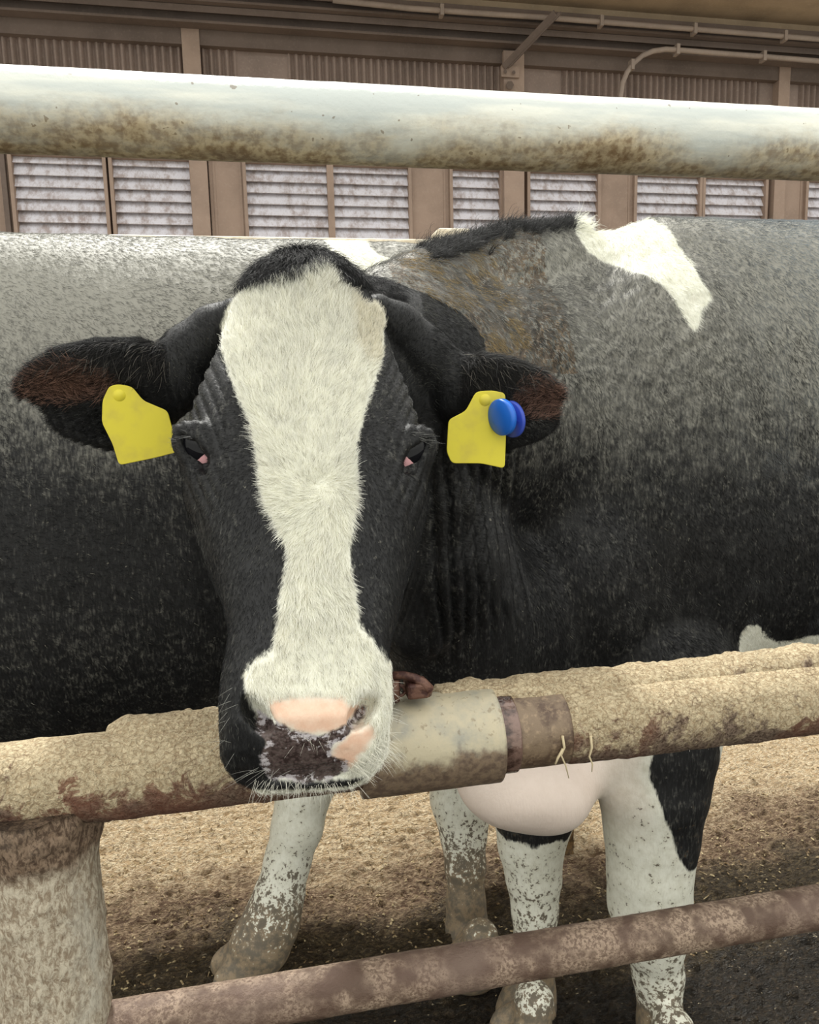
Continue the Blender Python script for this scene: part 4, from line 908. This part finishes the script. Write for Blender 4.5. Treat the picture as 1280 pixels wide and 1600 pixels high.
whiskers(((640, 675), (668, 690)), 16, 3, lambda x, y: (1, .1 + RNG.normal() * .3), .016, (.2, .2, .19), .00016)      # lashes
whiskers(((284, 690), (300, 680)), 14, 3, lambda x, y: (-1, .0 + RNG.normal() * .3), .014, (.25, .25, .25), .00018)
whiskers(((556, 1096), (576, 1118)), 34, 3, lambda x, y: (RNG.normal(), RNG.normal()), .009, (.42, .2, .10))             # rusty nostril hair
o = wk.build('whiskers', M_fur, front_cow); o['label'] = 'pale stiff whiskers'

# ------------------------------------------------------------------ ear tags
mt_ = Mat('yellow_tag_plastic'); M_tag = mt_.done(mt_.mix(mt_.ramp(mt_.noise(30, 3), .4, .7), S(236, 222, 70), S(222, 206, 78)), .42, spec=.4)
M_blue = Mat('blue_tag_plastic').done(S(36, 110, 214), .35, spec=.5); M_blued = Mat('darker_blue_plastic').done(S(58, 84, 190), .4)
def plate(name, pts, c, off, tilt, th, mat, parent, bend=.003):
    P0 = hitg(*c); Yp = P0[1] - off; V = []; n = len(pts)
    cx, cy = sum(p[0] for p in pts)/n, sum(p[1] for p in pts)/n
    bm = bmesh.new(); vs = []
    for px, py in pts:
        Y = Yp + tilt[0] * (px - cx) / 100 + tilt[1] * (py - cy) / 100; vs.append(bm.verts.new(at(px, py, Y) - np.array(parent_origin(parent))))
    f = bm.faces.new(vs); r = bmesh.ops.extrude_face_region(bm, geom=[f])
    for v in r['geom']:
        if isinstance(v, bmesh.types.BMVert): v.co.y += th
    bmesh.ops.recalc_face_normals(bm, faces=bm.faces); me = bpy.data.meshes.new(name); bm.to_mesh(me); bm.free(); me.materials.append(mat)
    o = bpy.data.objects.new(name, me); COL.objects.link(o); o.parent = parent; b = o.modifiers.new('bevel', 'BEVEL'); b.width = .0012; b.segments = 3; b.limit_method = 'ANGLE'; return o, Yp
def rounded(pts, r=6, k=4):
    out = []; n = len(pts)
    for i in range(n):
        p, a, b = np.array(pts[i], float), np.array(pts[i-1], float), np.array(pts[(i+1) % n], float)
        da = (a - p); la = np.linalg.norm(da); db = b - p; lb = np.linalg.norm(db); q = min(r, la*.4, lb*.4); s0 = p + da/la*q; s1 = p + db/lb*q
        for j in range(k + 1): t = j / k; out.append(tuple((1-t)**2*s0 + 2*t*(1-t)*p + t*t*s1))
    return out
def disc(name, c, nrm, r, th, mat, parent, n=32, dome=.0):
    n_ = np.array(nrm, float); n_ /= np.linalg.norm(n_); c = np.array(c, float)
    V_, F_ = tube([c - n_ * th / 2, c + n_ * th * .3, c + n_ * th / 2, c + n_ * (th / 2 + dome)], [r, r, r * .93, r * .35], n); return link_mesh(name, V_, F_, mat, parent)
tl = empty('ear_tag', hitg(213, 640)); tag(tl, 'yellow plastic ear tag hanging in the ear left of the face', 'ear tag', 'yellow ear tags')
_, yl_ = plate('plate', rounded([(170, 604), (184, 600), (206, 604), (224, 626), (262, 642), (279, 706), (240, 716), (186, 727), (176, 694), (159, 660), (160, 626)], 7), (213, 640), .030, (.004, .010), .0016, M_tag, tl)
disc('button', at(186, 616, yl_ - .002), (0, -1, 0), .0085, .004, M_tag, tl, dome=.003)
tr = empty('ear_tag', hitg(748, 640)); tag(tr, 'yellow plastic ear tag hanging in the ear right of the face, behind the blue button', 'ear tag', 'yellow ear tags')
_, yr_ = plate('plate', rounded([(744, 612), (768, 610), (790, 614), (791, 680), (789, 732), (752, 724), (706, 724), (698, 706), (701, 656), (728, 642)], 7), (745, 660), .020, (-.004, .008), .0016, M_tag, tr)
disc('button', at(758, 624, yr_ - .002), (0, -1, 0), .0085, .004, M_tag, tr, dome=.003)
tb = empty('button_tag', at(790, 650, yr_ - .008)); tag(tb, 'round blue plastic button tag in the ear right of the face', 'ear tag')
nb = (-.92, -.40, -.12)
disc('front_disc', at(784, 652, yr_ - .020), nb, .0230, .008, M_blue, tb, 40, .002)
disc('back_disc', at(799, 655, yr_ - .006), nb, .0235, .005, M_blued, tb, 40, 0)
V_, F_ = tube([at(783, 654, yr_ - .020), at(802, 654, yr_ + .006)], .012, 20); link_mesh('stem', V_, F_, M_blue, tb)

# ------------------------------------------------------------------ the cow behind
d_ = np.array([-.985, -.17, 0]); d_ /= np.linalg.norm(d_); a_ = np.array([d_[1], -d_[0], 0]); RB = np.stack([a_, d_, [0, 0, 1]], 1); OB = np.array([.64, 1.965, 0])
BF = Field(np.arange(-2.15, .80, .0085), np.arange(1.05, 2.35, .0085), dens((-.01, 1.70, .0085)))
if True:
    st = [(0, -.09, .09, 1.51, 1.2), (.06, -.18, .18, 1.580, .95), (.16, -.26, .24, 1.604, .80), (.32, -.33, .30, 1.614, .66), (.55, -.37, .37, 1.608, .56), (.85, -.40, .40, 1.600, .50), (1.1, -.38, .38, 1.596, .50), (1.35, -.31, .31, 1.60, .52), (1.5, -.24, .24, 1.53, .56), (1.62, -.12, .12, 1.36, .66)]
    BF.loft(OB, RB, st, .02, 2.35, .12)
    L = lambda t, u, z: OB + RB @ np.array([u, t, z])
    BF.chain([(L(1.45, 0, 1.2), .22), (L(1.75, .02, 1.26), .15), (L(1.95, .04, 1.28), .11)], .06, (1, 1.2, .9))
    BF.chain([(L(1.95, .04, 1.32), .10), (L(2.2, .04, 1.10), .085), (L(2.38, .04, .95), .07)], .03)
    for s_ in (-1, 1): BF.ellipsoid(L(1.98, .04 + s_ * .16, 1.36), (.05, .1, .04), .02)
    for s_ in (-1, 1):
        BF.chain([(L(1.28, s_*.17, .75), .12), (L(1.30, s_*.17, .45), .062), (L(1.30, s_*.17, .12), .042), (L(1.32, s_*.17, .06), .05)], .03); hoof(BF, L(1.32, s_*.17, 0), .055, math.pi)
    curv_leg(BF, [(610, 960, 150, 1.86), (530, 1130, 85, 1.74), (492, 1190, 52, 1.66), (474, 1240, 42, 1.62), (466, 1290, 38, 1.60), (450, 1345, 34, 1.59), (436, 1400, 37, 1.57), (424, 1440, 42, 1.56), (410, 1475, 46, 1.55)], .02)
    curv_leg(BF, [(740, 1000, 150, 1.88), (735, 1120, 85, 1.80), (726, 1200, 56, 1.72), (722, 1250, 46, 1.68), (724, 1300, 35, 1.66), (727, 1350, 30, 1.64), (728, 1410, 29, 1.62), (730, 1450, 33, 1.61), (728, 1480, 36, 1.60)], .02)
    g = on_ground(395, 1530); hoof(BF, (g[0], g[1], 0), .058, math.pi + .15); BF.cone(at(410, 1475, 1.55), (g[0], g[1], .05), .055, .06, .01)
    g = on_ground(752, 1530); hoof(BF, (g[0], g[1], 0), .055, math.pi); BF.cone(at(728, 1475, 1.60), (g[0], g[1], .04), .045, .045, .01)
    BF.chain([(L(.02, 0, 1.50), .035), (L(-.05, 0, 1.35), .03), (at(888, 1150, 1.86), .022), (at(886, 1290, 1.86), .026), (at(885, 1340, 1.86), .032), (at(884, 1395, 1.86), .018)], .03)
V2, F2 = BF.mesh(); V2 = relax(V2, F2, 4); N2 = vnormals(V2, F2); V2 = V2 + N2 * (fbm(V2, 10, 4, 12) * .004)[:, None]; N2 = vnormals(V2, F2)
hb = lambda px, py, Yd: (lambda P: P if P is not None else at(px, py, Yd))(field_hit(BF, px, py))
lowb = .62 - V2[:, 2] + .02 * vnoise(V2, 12, 3)
pp = [hb(*c, 1.8) for c in ((548, 381), (577, 386), (590, 398), (622, 407), (636, 424), (612, 444), (575, 440), (540, 420), (515, 400))]
pts = [(p[0], p[1] + p[2]) for p in pp]; pts = [(pts[8][0] - .02, 4.3), (pts[0][0] + .08, 4.3)] + pts[1:]
wp = np.where(V2[:, 2] > 1.3, polysd(np.stack([V2[:, 0], V2[:, 1] + V2[:, 2]], 1), pts), -.2)
white2 = np.maximum(lowb, wp); dirt2 = np.where(V2[:, 2] < .62, .20 + .75 * sstep(.36, .05, V2[:, 2]), 0)
dust_sheen2 = .22 + .95 * sstep(1.0, 1.55, V2[:, 2]) + .2 * fbm(V2, 4, 3, 61)  # dusty back, with its sunlit top painted in as paler grey
tl_ = (np.abs(V2[:, 1] - 1.86) < .07) & (V2[:, 0] > .52) & (V2[:, 2] < .9); dirt2 = np.maximum(dirt2, 1.1 * sstep(.16, .08, V2[:, 2])); dirt2 = np.where(tl_, .95, dirt2); white2 = np.where(tl_, -.1, white2)
back_cow = empty('cow', (OB[0] - .7, 1.8, 0)); tag(back_cow, 'dusty black cow standing side-on behind the blazed cow, its back filling the left side', 'cow', 'cows in the pen')
o = link_mesh('body', V2, F2, M_coat, back_cow); z_ = np.full(len(V2), -.1)
for nm, a in (('white', white2), ('pink', z_), ('nosepad', z_), ('dust', dust_sheen2), ('dirt', dirt2), ('earskin', z_ * 0), ('tan', z_ * 0)): set_attr(o, nm, a)
fb = Fur(); fm2 = lambda X: X[F2].mean(1)
wgt = fm2(((V2[:, 2] > .55) & (N2[:, 1] < .3) & (V2[:, 0] > -.75)) * 1.0); R_, Nn, (w_, du_) = sample(V2, F2, N2, wgt, 90000, [white2, dust_sheen2])
comb = np.tile(np.array([.8, 0, -.55]), (len(R_), 1)) + np.stack([vnoise(R_, 3, 5), 0*w_, vnoise(R_, 3, 6)], 1) * .5
amt = np.clip(du_ * .9 - .30 + .6 * fbm(R_, 16, 3, 15), 0, 1)[:, None]; col = np.array([.0065, .0068, .0075]) * RNG.uniform(.5, 2, (len(R_), 1)) * (1 - amt) + amt * np.array([.32, .315, .285]) * RNG.uniform(.6, 1.15, (len(R_), 1))
isw = w_ > 0; col[isw] = np.array([.85, .84, .74]) * RNG.uniform(.8, 1, (isw.sum(), 1)); spk = RNG.random(len(R_)) < .005; col[spk] = (.32, .31, .26)
fb.add(R_, Nn, comb, .010, .2, .00035, col, .3, 3); fb.build('fur', M_fur, back_cow)
